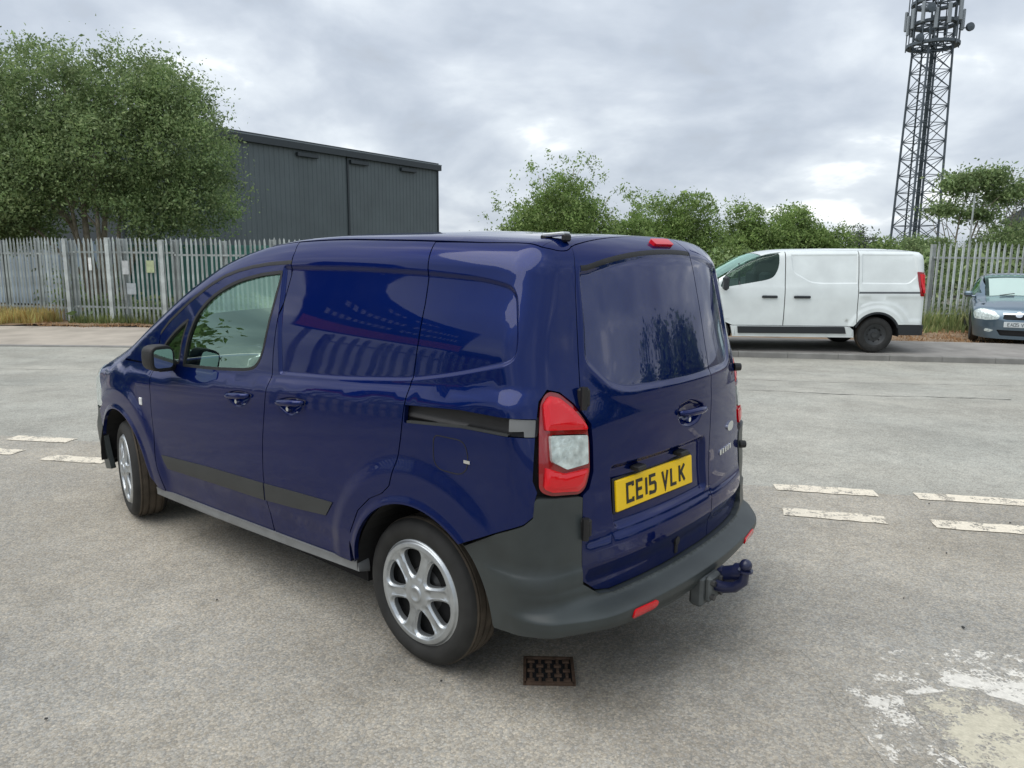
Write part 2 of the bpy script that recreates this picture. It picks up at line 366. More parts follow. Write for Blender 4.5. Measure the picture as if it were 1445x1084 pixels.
    if name == 'rear_door':
        at_ = o.data.attributes.new('uvw', 'INT', 'FACE'); fl_ = np.zeros(len(F), int); cc_ = uv[tri].mean(1); k_ = sd(cc_[:, 0], cc_[:, 1], REARWIN) > -.0005; fl_[:len(k_)] = k_; at_.data.foreach_set('value', fl_)
    return o
def mirror_obj(o, parent=None, name=None):
    me = o.data; n = len(me.vertices); co = np.empty(n*3); me.vertices.foreach_get('co', co); co = co.reshape(-1, 3)*[1, -1, 1]
    cn = np.empty(len(me.loops)*3); me.corner_normals.foreach_get('vector', cn); cn = cn.reshape(-1, 3)
    li = np.empty(len(me.loops), int); me.loops.foreach_get('vertex_index', li)
    vn = np.zeros((n, 3)); vn[li] = cn
    fs = [tuple(p.vertices)[::-1] for p in me.polygons]
    r = meshobj(name or o.name.split('.')[0], co, fs, me.materials[0] if me.materials else None, parent or o.parent, normals=vn*[1, -1, 1])
    r.location = (o.location.x, -o.location.y, o.location.z)
    if 'kind' in o: r['kind'] = o['kind']
    return r
#SHAPE#
def sstep(a, b, x):
    t = np.clip((x-a)/(b-a), 0, 1); return t*t*(3-2*t)
def pchip(xs, ys):
    xs = np.array(xs, float); ys = np.array(ys, float); h = np.diff(xs); d = np.diff(ys)/h
    m = np.zeros(len(xs)); m[0] = d[0]; m[-1] = d[-1]
    for i in range(1, len(xs)-1):
        if d[i-1]*d[i] > 0:
            w1 = 2*h[i]+h[i-1]; w2 = h[i]+2*h[i-1]; m[i] = (w1+w2)/(w1/d[i-1]+w2/d[i])
    def f(x):
        x = np.clip(x, xs[0], xs[-1]); i = np.clip(np.searchsorted(xs, x)-1, 0, len(xs)-2)
        t = (x-xs[i])/h[i]; a = ys[i]; b = ys[i+1]
        return (2*t**3-3*t**2+1)*a+(t**3-2*t**2+t)*h[i]*m[i]+(-2*t**3+3*t**2)*b+(t**3-t**2)*h[i]*m[i+1]
    return f
class Body:
    """vehicle skin as a smooth implicit solid; (u,v) runs along the side, round the corners and over the top"""
    def __init__(s, f, PR, uc, ux, rf, yc, vmax, drop, rz=.25):
        s.f = f; s.PR = PR; s.UC = uc; s.UX = ux; s.RF = rf; s.YC = yc; s.VM = vmax; s.DR = drop; s.RZ = rz
        q = rf*PI/2; s.UR = uc-q; s.UL = s.UR-2*yc; s.UE = s.UL-q; s.FL = ux+q; s.FR = s.FL+2*yc; s.FE = s.FR+q
    def zc(s, x): return np.minimum(s.VM, s.PR(x)-s.DR)
    def ray(s, u, v):
        u = np.asarray(u, float)+0*np.asarray(v, float); v = np.asarray(v, float)+0*u
        th = np.select([u < s.UE, u < s.UL, u < s.UR, u < s.UC, u <= s.UX, u < s.FL, u < s.FR, u < s.FE],
                       [0*u+PI, PI/2+(s.UL-u)/s.RF, 0*u+PI/2, (s.UC-u)/s.RF, 0*u, -(u-s.UX)/s.RF, 0*u-PI/2, -PI/2-(u-s.FR)/s.RF], 0*u-PI)
        ox = np.select([u < s.UE, u < s.UC, u <= s.UX, u < s.FE], [s.UC+(s.UE-u), 0*u+s.UC, u, 0*u+s.UX], s.UX-(u-s.FE))
        oy = np.select([u < s.UL, u < s.UR, u <= s.FL, u < s.FR], [0*u-s.YC, s.YC-(s.UR-u), 0*u+s.YC, s.YC-(u-s.FL)], 0*u-s.YC)
        zc = s.zc(ox); w2 = v-zc; q = s.RZ*PI/2
        ph = np.clip(w2/s.RZ, 0, PI/2)
        sid = (u >= s.UC) & (u <= s.UX)
        oy = np.where(sid & (w2 > q), np.maximum(s.YC-(w2-q), -s.YC), oy)
        ph = np.where(sid & (w2 > q+2*s.YC), PI/2+(w2-q-2*s.YC)/s.RZ, ph)
        oz = np.minimum(v, zc)
        return np.stack([ox, oy, oz], -1), np.stack([-np.sin(th)*np.cos(ph), np.cos(th)*np.cos(ph), np.sin(ph)], -1)
    def surf(s, u, v, off=0):
        o, d = s.ray(u, v)
        def g(t): p = o+d*t[..., None]; return s.f(p[..., 0], p[..., 1], p[..., 2])
        t0 = np.full(o.shape[:-1], .05); f0 = g(t0); t1 = np.clip(t0-f0, -.3, 1.5); f1 = g(t1)
        for _ in range(9):
            dd = f1-f0; dd = np.where(np.abs(dd) < 1e-9, 1e-9, dd); st = np.clip(-f1*(t1-t0)/dd, -.25, .25)
            bad = np.abs(st) < 1e-10; t2 = np.clip(t1+st, -.4, 1.6); t0, f0 = t1, f1; t1 = t2; f1 = g(t1)
        return o+d*(t1+off)[..., None]
    def P(s, disp=None, off=0, top=False):
        def fn(u, v):
            vv = v+s.zc(np.clip(np.asarray(u), s.UC, s.UX)) if top else v
            return s.surf(u, vv, off+(disp(u, vv) if disp else 0))
        return fn
#/SHAPE#

# =====================================================================  GROUND
def gz(x, y):
    """height of the road / land"""
    return -.27*sstep(6.5, 14.2, y)
KL = [(-200, 15.9), (-40, 15.5), (-10.46, 15.1), (-6.1, 15.03), (-2, 14.9), (2, 14.6), (4.43, 14.35), (9.42, 13.58), (14, 12.7), (40, 7.5), (200, -25)]   # far kerb line
kx = np.array([p[0] for p in KL]); ky = np.array([p[1] for p in KL])
def kerb_y(x): return np.interp(x, kx, ky)
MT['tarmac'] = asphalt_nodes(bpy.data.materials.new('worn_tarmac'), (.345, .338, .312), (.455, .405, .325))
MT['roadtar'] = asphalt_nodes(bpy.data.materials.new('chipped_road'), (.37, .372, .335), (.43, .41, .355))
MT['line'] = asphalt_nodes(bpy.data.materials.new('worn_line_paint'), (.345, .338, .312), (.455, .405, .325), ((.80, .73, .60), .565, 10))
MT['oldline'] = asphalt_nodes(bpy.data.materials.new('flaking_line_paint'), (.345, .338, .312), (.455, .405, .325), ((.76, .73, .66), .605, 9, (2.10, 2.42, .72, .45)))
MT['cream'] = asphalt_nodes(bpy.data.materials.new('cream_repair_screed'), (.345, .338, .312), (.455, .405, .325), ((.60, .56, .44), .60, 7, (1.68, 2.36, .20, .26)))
def sheet(name, xs, ys, zf, m, cut=None):
    X, Y = np.meshgrid(xs, ys); Z = zf(X, Y); V = np.stack([X, Y, Z], -1).reshape(-1, 3); nx = len(xs); F = []
    for j in range(len(ys)-1):
        for i in range(nx-1): F.append((j*nx+i, j*nx+i+1, (j+1)*nx+i+1, (j+1)*nx+i))
    return meshobj(name, V, F, m, smooth=True)
def strip(name, xs, y0f, y1f, zf, m, ny=2, smooth=True):
    V = []; F = []
    for x in xs:
        for j in range(ny+1):
            y = y0f(x)+(y1f(x)-y0f(x))*j/ny; V.append((x, y, zf(x, y)))
    for i in range(len(xs)-1):
        for j in range(ny):
            a = i*(ny+1)+j; F.append((a, a+ny+1, a+ny+2, a+1))
    return meshobj(name, V, F, m, smooth=smooth)
XS = sorted(set([-900, -500, -200, -100, -60, -40]+[round(x, 2) for x in np.arange(-30, 30.1, 1.0)]+[40, 60, 100, 200, 500, 900]))
land = mat('land', (.13, .125, .095), .95, noise=(.6, .25, 6), bump=(20, .4, .01))
o = sheet('ground', XS, [-900, -300, -100, -40, -20, -10, -4, 0, 4, 6.5]+list(np.arange(7, 14.3, .7))+[16, 20, 30, 60, 120, 300, 900], lambda X, Y: gz(X, Y)-.03, land); tag(o, kind='structure')
give = lambda x: 6.33-.205*(x+3.9)     # back edge of the side road (line of the outer dashes)
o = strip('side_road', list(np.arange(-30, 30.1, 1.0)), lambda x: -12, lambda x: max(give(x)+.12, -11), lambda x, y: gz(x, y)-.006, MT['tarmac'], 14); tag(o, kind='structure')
o = strip('road', list(np.arange(-60, 60.1, 1.0)), lambda x: give(x)+.12, kerb_y, lambda x, y: gz(x, y)-.006, MT['roadtar'], 16); tag(o, kind='structure')

# =====================================================================  BLUE VAN
VX, VY, VYAW = .16249, 3.46352, 2.44508
WZ = pchip([.15, .25, .35, .5, .75, .92, 1.0, 1.025, 1.07, 1.10, 1.25, 1.45, 1.6, 1.8], [.835, .852, .866, .878, .888, .884, .877, .866, .842, .837, .812, .765, .725, .665])
PRV = pchip([-.9, -.6, -.3, .2, .7, 1.0, 1.25, 1.55, 1.9, 2.3, 2.65, 2.85, 3.1, 3.3, 3.42, 3.5], [1.70, 1.728, 1.748, 1.764, 1.763, 1.752, 1.727, 1.665, 1.53, 1.325, 1.145, 1.07, .985, .90, .80, .60])
RZV = pchip([.15, .45, .62, .80, 1.05, 1.15, 1.3, 1.5, 1.65, 1.75], [.74, .755, .755, .745, .745, .735, .705, .66, .62, .58])
def smax(vs, r):
    v = np.stack(vs); m = v.max(0); q = np.clip(v+r, 0, None); return np.sqrt((q*q).sum(0))-r+np.minimum(m+r, 0)
def f_van(x, y, z):
    ay = np.abs(y); zs = 1.02+(2.0-x)*.075; zp = z-(zs-1.07)*sstep(.72, 1.0, z)*(1-sstep(1.25, 1.6, z))
    w_ = WZ(zp)-.13*np.clip((x-2.1)/1.3, 0, 2)**2-.012*sstep(-.1, -.8, x)
    return smax([ay-w_, -x-(RZV(z)-(.14+.10*sstep(.8, 1.35, z))*(ay/.9)**2.2), (z-(PRV(x)-.042*(ay/.7)**2.2))*.93,
                 x-(3.44-.25*(ay/.85)**2.2-.25*np.clip(z-.62, 0, 1)**1.5-.1*np.clip(.4-z, 0, 1))], .095)
B = Body(f_van, PRV, -.45, 3.0, .35, .5, 1.45, .28)
van = tag(empty('parked_van', (VX, VY, 0), VYAW), 'dark blue small panel van with yellow rear plate and grey bumper in the foreground', 'van')
cx_, rcx, fcx = 0, -.045, 2.635
PANEL = rpoly([(1.012, 1.598), (.975, 1.36), (.915, 1.100), (.44, 1.130), (.016, 1.172), (-.21, 1.216), (-.485, 1.285), (-.480, 1.37), (-.425, 1.548), (-.287, 1.576), (.05, 1.593), (.49, 1.602)], [.02, .02, .02, .1, .1, .1, .07, .03, .05, .1, .1, .1])
REARWIN = rpoly([(-.838, 1.690), (-.838, 1.44), (-.822, 1.285), (-1.045, 1.162), (-1.5, 1.158), (-1.955, 1.162), (-2.178, 1.285), (-2.162, 1.44), (-2.162, 1.690)], [.05, .05, .04, .07, .1, .07, .04, .05, .05])
PLREC = rpoly([(-.955, .905), (-1.65, .905), (-1.675, .66), (-.985, .66)], .035)
HCUP = [rpoly([(1.345, .975), (1.215, 1.0), (1.075, .995), (1.13, .935), (1.225, .905), (1.31, .935)], .04), rpoly([(.895, .995), (.77, 1.025), (.635, 1.025), (.69, .96), (.785, .925), (.87, .96)], .04), rpoly([(-1.375, 1.075), (-1.50, 1.09), (-1.635, 1.05), (-1.59, .975), (-1.49, .962), (-1.40, .99)], .04)]
def disp_van(u, v):
    u = np.asarray(u, float); v = np.asarray(v, float); d = np.zeros(np.broadcast(u, v).shape)
    far = (u < -2.55) | (u > 3.0)
    m = (u > -.6) & (u < 1.1) & (v > 1.0) & (v < 1.7)
    if m.any(): d[m] -= .011*sstep(.0, .016, sd(u[m], v[m], PANEL))
    m = (u > -2.3) & (u < -.75) & (v > 1.05) & (v < 1.8)
    if m.any():
        s_ = sd(u[m], v[m], REARWIN); d[m] -= .009*sstep(.0, .022, s_); d[m] += .005*sstep(-.06, -.0, s_)
    m = (u > -1.8) & (u < -.85) & (v > .55) & (v < 1.0)
    if m.any(): d[m] -= .022*sstep(-.004, .022, sd(u[m], v[m], PLREC))
    for hc in HCUP:
        a = np.array(hc); lo = a.min(0)-.01; hi = a.max(0)+.01; m = (u > lo[0]) & (u < hi[0]) & (v > lo[1]) & (v < hi[1])
        if m.any(): d[m] -= .022*sstep(0, .035, sd(u[m], v[m], hc))
    for cxx in (rcx, fcx):
        r = np.hypot(u-cxx, v-.315); up_ = sstep(.15, .45, v)
        m = np.abs(u-cxx) < 1
        d += np.where(m, .016*(1-sstep(.50, .585, r))*up_, 0)+np.where(m, .009*(1-sstep(.39, .425, r))*up_, 0)
    # crease low on the doors and ledge at the foot of the rear doors
    side = (u > .25) & (u < 2.2)
    d += np.where(side, -.010*sstep(.50, .40, v)*sstep(.25, .45, u)*(1-sstep(2.0, 2.2, u)), 0)
    rear = (u < -.8) & (u > -2.2)
    d += np.where(rear, .016*sstep(.66, .62, v)*sstep(.50, .56, v)+.0*v, 0)
    return d
XTRA = np.concatenate([rings(PANEL, (0, .004, .008, .012, .016, .02, .028)), rings(REARWIN, (0, .004, .008, .012, .016, .020, .026, .035, .05)), rings(PLREC, (0, .005, .01, .015, .02, .028)), *[rings(h, (0, .006, .012, .02, .03)) for h in HCUP],
                       *[np.stack([c_+r*np.cos(a_), .315+r*np.sin(a_)], 1) for c_ in (rcx, fcx) for r in (.392, .40, .408, .416, .424, .432, .50, .52, .54, .56, .58) for a_ in [np.linspace(-.1, PI+.1, 90)]]])
PV = B.P(disp_van)
g = .003
def arc(cx, r, a0, a1, n=26): return [(cx+r*math.cos(a0+(a1-a0)*k/n), .315+r*math.sin(a0+(a1-a0)*k/n)) for k in range(n+1)]
BGAP = [(.956, 1.612), (.952, 1.56), (.959, 1.50), (.979, 1.353), (.979, 1.19), (.968, 1.077), (.98, .96), (1.006, .786), (1.024, .60), (1.015, .43), (.995, .325)]
FGAP = [(2.135, 1.118), (2.175, 1.04), (2.172, .97), (2.158, .84), (2.15, .6), (2.14, .42), (2.105, .285)]
SGAP = [(.062, 1.705), (.036, 1.597), (.019, 1.464), (.011, 1.332), (.015, 1.2), (.012, 1.10), (.018, 1.06), (.03, .96), (.05, .86), (.085, .755), (.13, .715), (.21, .675), (.29, .605), (.35, .50), (.375, .42), (.385, .345)]
DTOP = [(2.135, 1.19), (2.045, 1.262), (1.94, 1.325), (1.835, 1.385), (1.644, 1.480), (1.52, 1.530), (1.393, 1.565), (1.27, 1.588), (1.146, 1.602), (.956, 1.612)]
ROOFV = [(-.35, 1.712), (-.2, 1.705), (.062, 1.708), (.599, 1.724), (1.005, 1.722), (1.2, 1.71)]
def sh(pl, du, dv=0): return [(a+du, b+dv) for a, b in pl]
GLASS = rpoly([(1.845, 1.045), (1.83, 1.19), (1.765, 1.325), (1.62, 1.433), (1.40, 1.518), (1.19, 1.558), (1.012, 1.574), (1.012, 1.53), (1.035, 1.36), (1.06, 1.19), (1.11, 1.11), (1.20, 1.088), (1.5, 1.062)], [.02, .1, .06, .1, .1, .05, .015, .02, .05, .06, .05, .05, .1])
QGL = rpoly([(1.885, 1.05), (1.873, 1.18), (1.825, 1.305), (1.95, 1.243), (2.06, 1.165), (2.095, 1.12), (2.06, 1.075)], [.02, .05, .03, .1, .05, .03, .03])
def dual(o):
    mirror_obj(o); return o
# front door
poly = sh(DTOP[::-1], g*.0, -.006)[0:]
door_poly = [(x+g, y) for x, y in BGAP[::-1] if y < 1.60]+[(.961, 1.603)]+[(x, y-.006) for x, y in DTOP[::-1][1:]]+[(x-g, y) for x, y in FGAP]
door_poly = [(.998, .30)]+door_poly+[(2.10, .285)]
door_poly[1:2] = []
fd = dual(panel('front_door', [door_poly], PV, MT['paint'], van, holes=[GLASS, QGL], extra=XTRA, res=.03))
# sliding door
sl_poly = [(x-g, y) for x, y in BGAP]+[(.99, .32), (.40, .345)]+[(x+g, y) for x, y in SGAP[::-1]]+[(.599, 1.718), (1.0, 1.716), (.963, 1.66)]
dual(panel('sliding_door', [sl_poly], PV, MT['paint'], van, extra=XTRA))
# rear quarter
CORN = [(-.302, .617), (-.455, .692), (-.561, .746), (-.590, .775), (-.594, .835)]
LAMP = rpoly([(-.590, 1.165), (-.612, 1.195), (-.665, 1.183), (-.737, 1.140), (-.812, 1.075), (-.826, 1.00), (-.826, .90), (-.800, .845), (-.765, .826), (-.640, .842), (-.604, .862)], .02)
RAIL = rpoly([(.010, 1.088), (-.28, 1.108), (-.585, 1.108), (-.587, 1.045), (-.285, 1.043), (.012, 1.018)], .006)
DE = [(-.842, 1.782), (-.800, 1.70), (-.786, 1.60), (-.782, 1.436), (-.780, 1.264), (-.776, 1.12)]   # rear door's edge
q_poly = [(x-g, y) for x, y in SGAP if y > .34]+[(.378, .315)]
ar = arc(rcx, .388, 0, PI*.86)
q_poly = [(x-g, y) for x, y in SGAP[:-2]]+[(.372, .46)]
q_poly += [(rcx+.388*math.cos(a), .315+.388*math.sin(a)) for a in np.linspace(.12, PI*.70, 30)]
q_poly += [(-.296, .614)]+CORN[1:]+[(-.600, .86)]
q_poly += [p for p in [(-.585, .90), (-.585, 1.165), (-.61, 1.202), (-.665, 1.19), (-.737, 1.148), (-.776, 1.118)]]+[(x+g, y) for x, y in DE[::-1]]
q_poly += [(-.72, 1.755), (-.60, 1.733), (-.45, 1.712)]+ROOFV[0:2]+[(.062-g, 1.702)]
dual(panel('quarter_panel', [q_poly], PV, MT['paint'], van, holes=[RAIL], extra=XTRA))
# narrow sill upright behind the sliding door
# sliding rail
def disp_rail(u, v): return -.032+0*u
rl = panel('door_rail', [RAIL], B.P(lambda u, v: -.028+.012*np.exp(-((v-1.045-.0*u)/.008)**2)), MT['rubber'], van, flange=0, res=.012)
dual(rl)
ec = panel('rail_cover', [rpoly([(-.497, 1.106), (-.582, 1.104), (-.585, 1.047), (-.55, 1.047), (-.548, 1.066), (-.499, 1.062)], .003)], B.P(off=-.004), MT['sill'], van, flange=.02, res=.02); dual(ec)
rb = panel('rail_lip', [[(.0, 1.018), (-.285, 1.043), (-.497, 1.045), (-.497, 1.052), (-.285, 1.051), (.0, 1.028)]], B.P(off=-.003), MT['strip'], van, flange=.02, res=.02); dual(rb)
# A pillar / cant rail above the door
ZC = B.zc
EDG = 1.02*.25
ap_lo = [(x, y+.002) for x, y in DTOP]
ap_hi = [(x, float(ZC(np.array(x)))+EDG) for x in (1.25, 1.4, 1.6, 1.8, 2.0, 2.2, 2.4, 2.6)]
ap = [(.962, 1.618)]+[(x, y) for x, y in ap_lo[::-1][1:]]+[(2.15, 1.125), (2.35, 1.02), (2.62, .98)]+ap_hi[::-1]+[(1.2, 1.708), (1.008, 1.718), (.968, 1.66)]
dual(panel('pillar_panel', [ap], PV, MT['paint'], van))
# front wing
fe = [(2.14, 1.118), (2.35, 1.014), (2.62, .972), (2.62, float(ZC(np.array(2.62)))+EDG-.004), (2.9, float(ZC(np.array(2.9)))+EDG-.03), (3.05, .885), (3.02, .80), (2.93, .70), (3.02, .64), (2.995, .50)]
fe += [(fcx+.388*math.cos(a), .315+.388*math.sin(a)) for a in np.linspace(.42, PI-.1, 34)]
fe += [(2.19, .29), (2.112, .285)]+[(x+g, y) for x, y in FGAP[::-1][1:]]
dual(panel('front_wing', [fe], PV, MT['paint'], van, extra=XTRA))
# roof (one sheet over side, corner and rear parts of the map)
tq = .25*PI/2
def topv(x, v): return v-float(ZC(np.array(x)))
rp_side = [(x, topv(x, v)+.006) for x, v in [(-.449, 1.712)]+ROOFV+[(1.25, 1.705)]]
sidepiece = rp_side+[(1.25, tq+.5), (-.449, tq+.5)]
rr = [(-.451, 1.718-1.45), (-.60, 1.739-1.45), (-.72, 1.761-1.45), (-.842, 1.788-1.45), (-1.0, 1.795-1.45), (-1.5, 1.795-1.45), (-1.5, tq-.001), (-.451, tq-.001)]
PT = B.P(top=True)
ro = panel('roof', [sidepiece, rr], PT, MT['paint'], van, flange=.012)
ro2 = mirror_obj(ro); ro2.name = 'tmp'
def join(a, b):
    va = [tuple(v.co) for v in a.data.vertices]; na = len(va); vb = [tuple(v.co) for v in b.data.vertices]
    nr = []
    for o_ in (a, b):
        me = o_.data; cn = np.empty(len(me.loops)*3); me.corner_normals.foreach_get('vector', cn); li = np.empty(len(me.loops), int); me.loops.foreach_get('vertex_index', li)
        vn = np.zeros((len(me.vertices), 3)); vn[li] = cn.reshape(-1, 3); nr.append(vn)
    fs = [tuple(p.vertices) for p in a.data.polygons]+[tuple(i+na for i in p.vertices) for p in b.data.polygons]
    nm = a.name; m_ = a.data.materials[0]; par = a.parent
    bpy.data.objects.remove(a); bpy.data.objects.remove(b)
    return meshobj(nm, va+vb, fs, m_, par, normals=np.concatenate(nr))
ro = join(ro, ro2)
# windscreen with seal
wsp = []
for x in np.linspace(1.27, 2.58, 12): wsp.append((x, EDG+.02))
for x in np.linspace(2.58, 1.27, 12): wsp.append((x, tq+1.0+tq-EDG-.02))
panel('windscreen', [wsp], B.P(off=-.004, top=True), MT['glass'], van, flange=0, res=.06)
# bonnet
bn1 = [(2.63, EDG), (2.99, EDG-.03), (2.99, 2*tq+1-EDG+.03), (2.63, 2*tq+1-EDG)]
panel('bonnet', [bn1, [(3.001, EDG-.03), (3.3, .13), (3.55, .10), (4.55, .10), (4.8, .13), (5.098, EDG-.03), (5.098, tq-.001), (3.001, tq-.001)]], B.P(top=True), MT['paint'], van, flange=.01, res=.05)
# headlamps, bumper, grille
for s_ in (0, 1):
    fx = (lambda u: u) if not s_ else (lambda u: 2*4.05-u)
    hp = [(fx(u), v) for u, v in rpoly([(2.95, .71), (3.06, .90), (3.30, .87), (3.62, .80), (3.60, .70), (3.3, .66), (3.04, .655)], .04)]
    panel('headlamp', [hp], B.P(off=.002), MT['clear'], van, flange=.02, res=.03)
bp_ = [(3.0, .50), (3.03, .635), (3.3, .648), (3.60, .68), (4.5, .68), (4.8, .648), (5.07, .635), (5.1, .50), (5.12, .24), (4.9, .20), (3.2, .20), (2.98, .24)]
panel('front_bumper', [bp_], B.P(lambda u, v: .02*sstep(.62, .5, v)), MT['plastic'], van, flange=.03, res=.04)
panel('grille', [rpoly([(3.65, .40), (3.60, .60), (4.5, .60), (4.45, .40)], .03)], B.P(off=.026), MT['rubber'], van, flange=.02, res=.05)
panel('front_panel', [[(3.62, .69), (3.62, .80), (3.55, .828), (4.55, .828), (4.48, .80), (4.48, .69)]], B.P(off=0), MT['paint'], van, flange=.02, res=.05)
# ---- rear doors
DTOPR = 1.775
SP = lambda v: -1.700 - .02*(.9-v)*0
dl = [(x-g, y) for x, y in DE]+[(-.835, 1.07), (-.842, 1.0), (-.842, .90), (-.815, .84), (-.780, .822), (-.776, .62), (-.782, .505), (-.86, .456), (-.95, .440), (-1.697, .440), (-1.697, 1.0), (-1.697, 1.7895)]+[(-1.2, 1.7895), (-.95, 1.7895)]
def clipx(poly, x0, keep_gt):
    o_ = []; n = len(poly)
    for i in range(n):
        a, b = poly[i], poly[(i+1) % n]; ia = (a[0] > x0) == keep_gt; ib = (b[0] > x0) == keep_gt
        if ia: o_.append(a)
        if ia != ib: t = (x0-a[0])/(b[0]-a[0]); o_.append((x0, a[1]+t*(b[1]-a[1])))
    return o_
_c = np.array([-1.5, 1.42]); RWI = [tuple(_c+(np.array(p)-_c)*[.985, .97]) for p in REARWIN]
rd1 = panel('rear_door', [dl], PV, MT['paint'], van, extra=XTRA); rd1['label'] = 'wide left rear door with the number plate'
dr = [(-1.703, .440), (-2.05, .440), (-2.14, .456), (-2.218, .505), (-2.224, .62), (-2.220, .822), (-2.185, .84), (-2.158, .90), (-2.158, 1.0), (-2.165, 1.07)]+[(-3.0-x+g, y) for x, y in DE[::-1]]+[(-2.05, 1.7895), (-1.8, 1.7895), (-1.703, 1.7895)]
rd2 = panel('rear_door', [dr[::-1]], PV, MT['paint'], van, extra=XTRA); rd2['label'] = 'narrow right rear door'
for o_ in (rd1, rd2):
    o_.data.materials.append(MT['panelpaint'])
    for p_ in o_.data.polygons:
        if o_.data.attributes['uvw'].data[p_.index].value: p_.material_index = 1
# corner plastics and rear bumper in one moulding
def disp_bump(u, v):
    gg = sstep(-.50, -.92, u)*(1-sstep(-2.08, -2.50, u)) if False else sstep(-.45, -.90, u)*sstep(-2.55, -2.10, u)
    st = .088*sstep(.4385, .398, v)-.025*sstep(.378, .32, v)
    lo_side = .012*sstep(.57, .54, v)
    return .004+gg*st+lo_side*sstep(-.33, -.5, u)*sstep(-2.67, -2.5, u)+.010*sstep(.50, .47, v)*gg
bu = [(-.306, .604)]+[(x-.0, y-.006) for x, y in CORN[1:]]+[(-.600, .838), (-.640, .836), (-.765, .820), (-.776, .816), (-.772, .62), (-.778, .50), (-.86, .450), (-.95, .4385), (-1.5, .4385)]
half = bu; bu = half+[(-3.0-x, y) for x, y in half[::-1][1:]]
lowr = [(-2.56, .335), (-2.4, .365), (-2.2, .372), (-2.0, .356), (-1.75, .338), (-1.5, .325), (-1.25, .316), (-1.0, .328), (-.8, .350), (-.6, .345), (-.44, .322)]
archb = [(rcx+.388*math.cos(a), .315+.388*math.sin(a)) for a in np.linspace(PI*.985, PI*.715, 14)]
bu = bu+[(-3.0-x, y) for x, y in archb[::-1]]+lowr+archb
gxx, gyy = np.meshgrid(np.arange(-2.6, -.4, .02), [.391, .397, .403, .409, .415, .421, .427, .433, .545, .555, .565, .47, .49, .50, .34, .36, .38, .40])
rbm = panel('rear_bumper', [bu], B.P(disp_bump), MT['plastic'], van, flange=.05, extra=np.stack([gxx.ravel(), gyy.ravel()], 1), res=.03)
panel('reflector', [rpoly([(-.962, .352), (-.962, .392), (-1.098, .390), (-1.098, .350)], .015)], B.P(lambda u, v: disp_bump(u, v)+.006), MT['red'], van, flange=.012, res=.02)
panel('reflector', [rpoly([(-2.038, .366), (-2.038, .394), (-1.902, .390), (-1.902, .358)], .012)], B.P(lambda u, v: disp_bump(u, v)+.006), MT['red'], van, flange=.012, res=.02)
# ---- tail lamps
WHT = rpoly([(-.635, 1.050), (-.808, 1.035), (-.808, .935), (-.700, .928), (-.645, .962)], .008)
for s_ in (0, 1):
    fx = (lambda pl: pl) if not s_ else (lambda pl: [(-3.0-(-.59+(a+.59)*.6), b) for a, b in pl][::-1])
    lens = lambda off: B.P(lambda u, v: off+0*u)
    O_ = -.012*s_; lamp = panel('tail_lamp', [fx(LAMP)], B.P(off=-.010+O_), MT['red_dark'], van, holes=[fx(WHT)], flange=.02, res=.02)
    top = rpoly([(-.604, 1.155), (-.622, 1.182), (-.664, 1.172), (-.730, 1.132), (-.805, 1.070), (-.812, 1.054), (-.620, 1.068)], .008)
    bot = rpoly([(-.625, .945), (-.69, .915), (-.808, .918), (-.808, .905), (-.785, .858), (-.755, .842), (-.65, .857), (-.622, .872)], .008)
    for q_ in (top, bot):
        panel('lens', [fx(q_)], B.P(lambda u, v, q_=fx(q_): .004+O_+.006*sstep(0, .02, sd(u, v, q_))), MT['red'], lamp, flange=.016, res=.01)
    panel('lens', [fx(WHT)], B.P(lambda u, v: .006+O_+0*u), MT['clear'], lamp, flange=.016, res=.01)['label'] = 'clear reversing lens'
# brake light on top of the left door
panel('brake_light', [rpoly([(-1.43, 1.715), (-1.43, 1.745), (-1.58, 1.748), (-1.58, 1.715)], .008)], B.P(off=.016), MT['red'], van, flange=.03, res=.015)
# black band above the rear panels
panel('weather_seal', [rpoly([(-.87, 1.680), (-.87, 1.697), (-1.69, 1.697), (-1.69, 1.680)], .004)], B.P(lambda u, v: disp_van(u, v)+.003), MT['rubber'], van, flange=.004, res=.02)
# ---- inner shell that keeps daylight out of the shut lines
def uvbox(a, b, c, d): return [(a, c), (b, c), (b, d), (a, d)]
sh_side = [(.93, .30), (.93, 1.60), (.93, 1.716), (-.449, 1.70), (-.449, .30)]
sh_side = [(.93, .30), (.93, 1.716), (-.449, 1.70), (-.449, .70)]+[(rcx+.40*math.cos(a), .315+.40*math.sin(a)) for a in np.linspace(PI*.97, 0.05, 24)]
inn = panel('inner_shell', [sh_side], B.P(off=-.034), MT['dark'], van, flange=0, res=.08, resb=.05); mirror_obj(inn)
panel('inner_shell', [[(-.451, .42), (-.451, 1.70), (-.80, 1.76), (-2.2, 1.76), (-2.549, 1.70), (-2.549, .42)]], B.P(off=-.034), MT['dark'], van, flange=0, res=.08, resb=.05)
inn = panel('inner_shell', [[(2.0, .72), (2.75, .72), (2.75, .99), (2.3, 1.06), (2.0, 1.12)]], B.P(off=-.03), MT['dark'], van, flange=0, res=.08, resb=.05); mirror_obj(inn)
inn = panel('inner_shell', [[(2.05, .25), (2.05, .92), (.93, 1.03), (.93, .25)]], B.P(off=-.03), MT['dark'], van, flange=0, res=.08, resb=.05); mirror_obj(inn)
panel('inner_shell', [[(2.25, EDG-.12), (2.99, EDG-.12), (2.99, 2*tq+1-EDG+.12), (2.25, 2*tq+1-EDG+.12)]], B.P(off=-.05, top=True), MT['dark'], van, flange=0, res=.12, resb=.08)
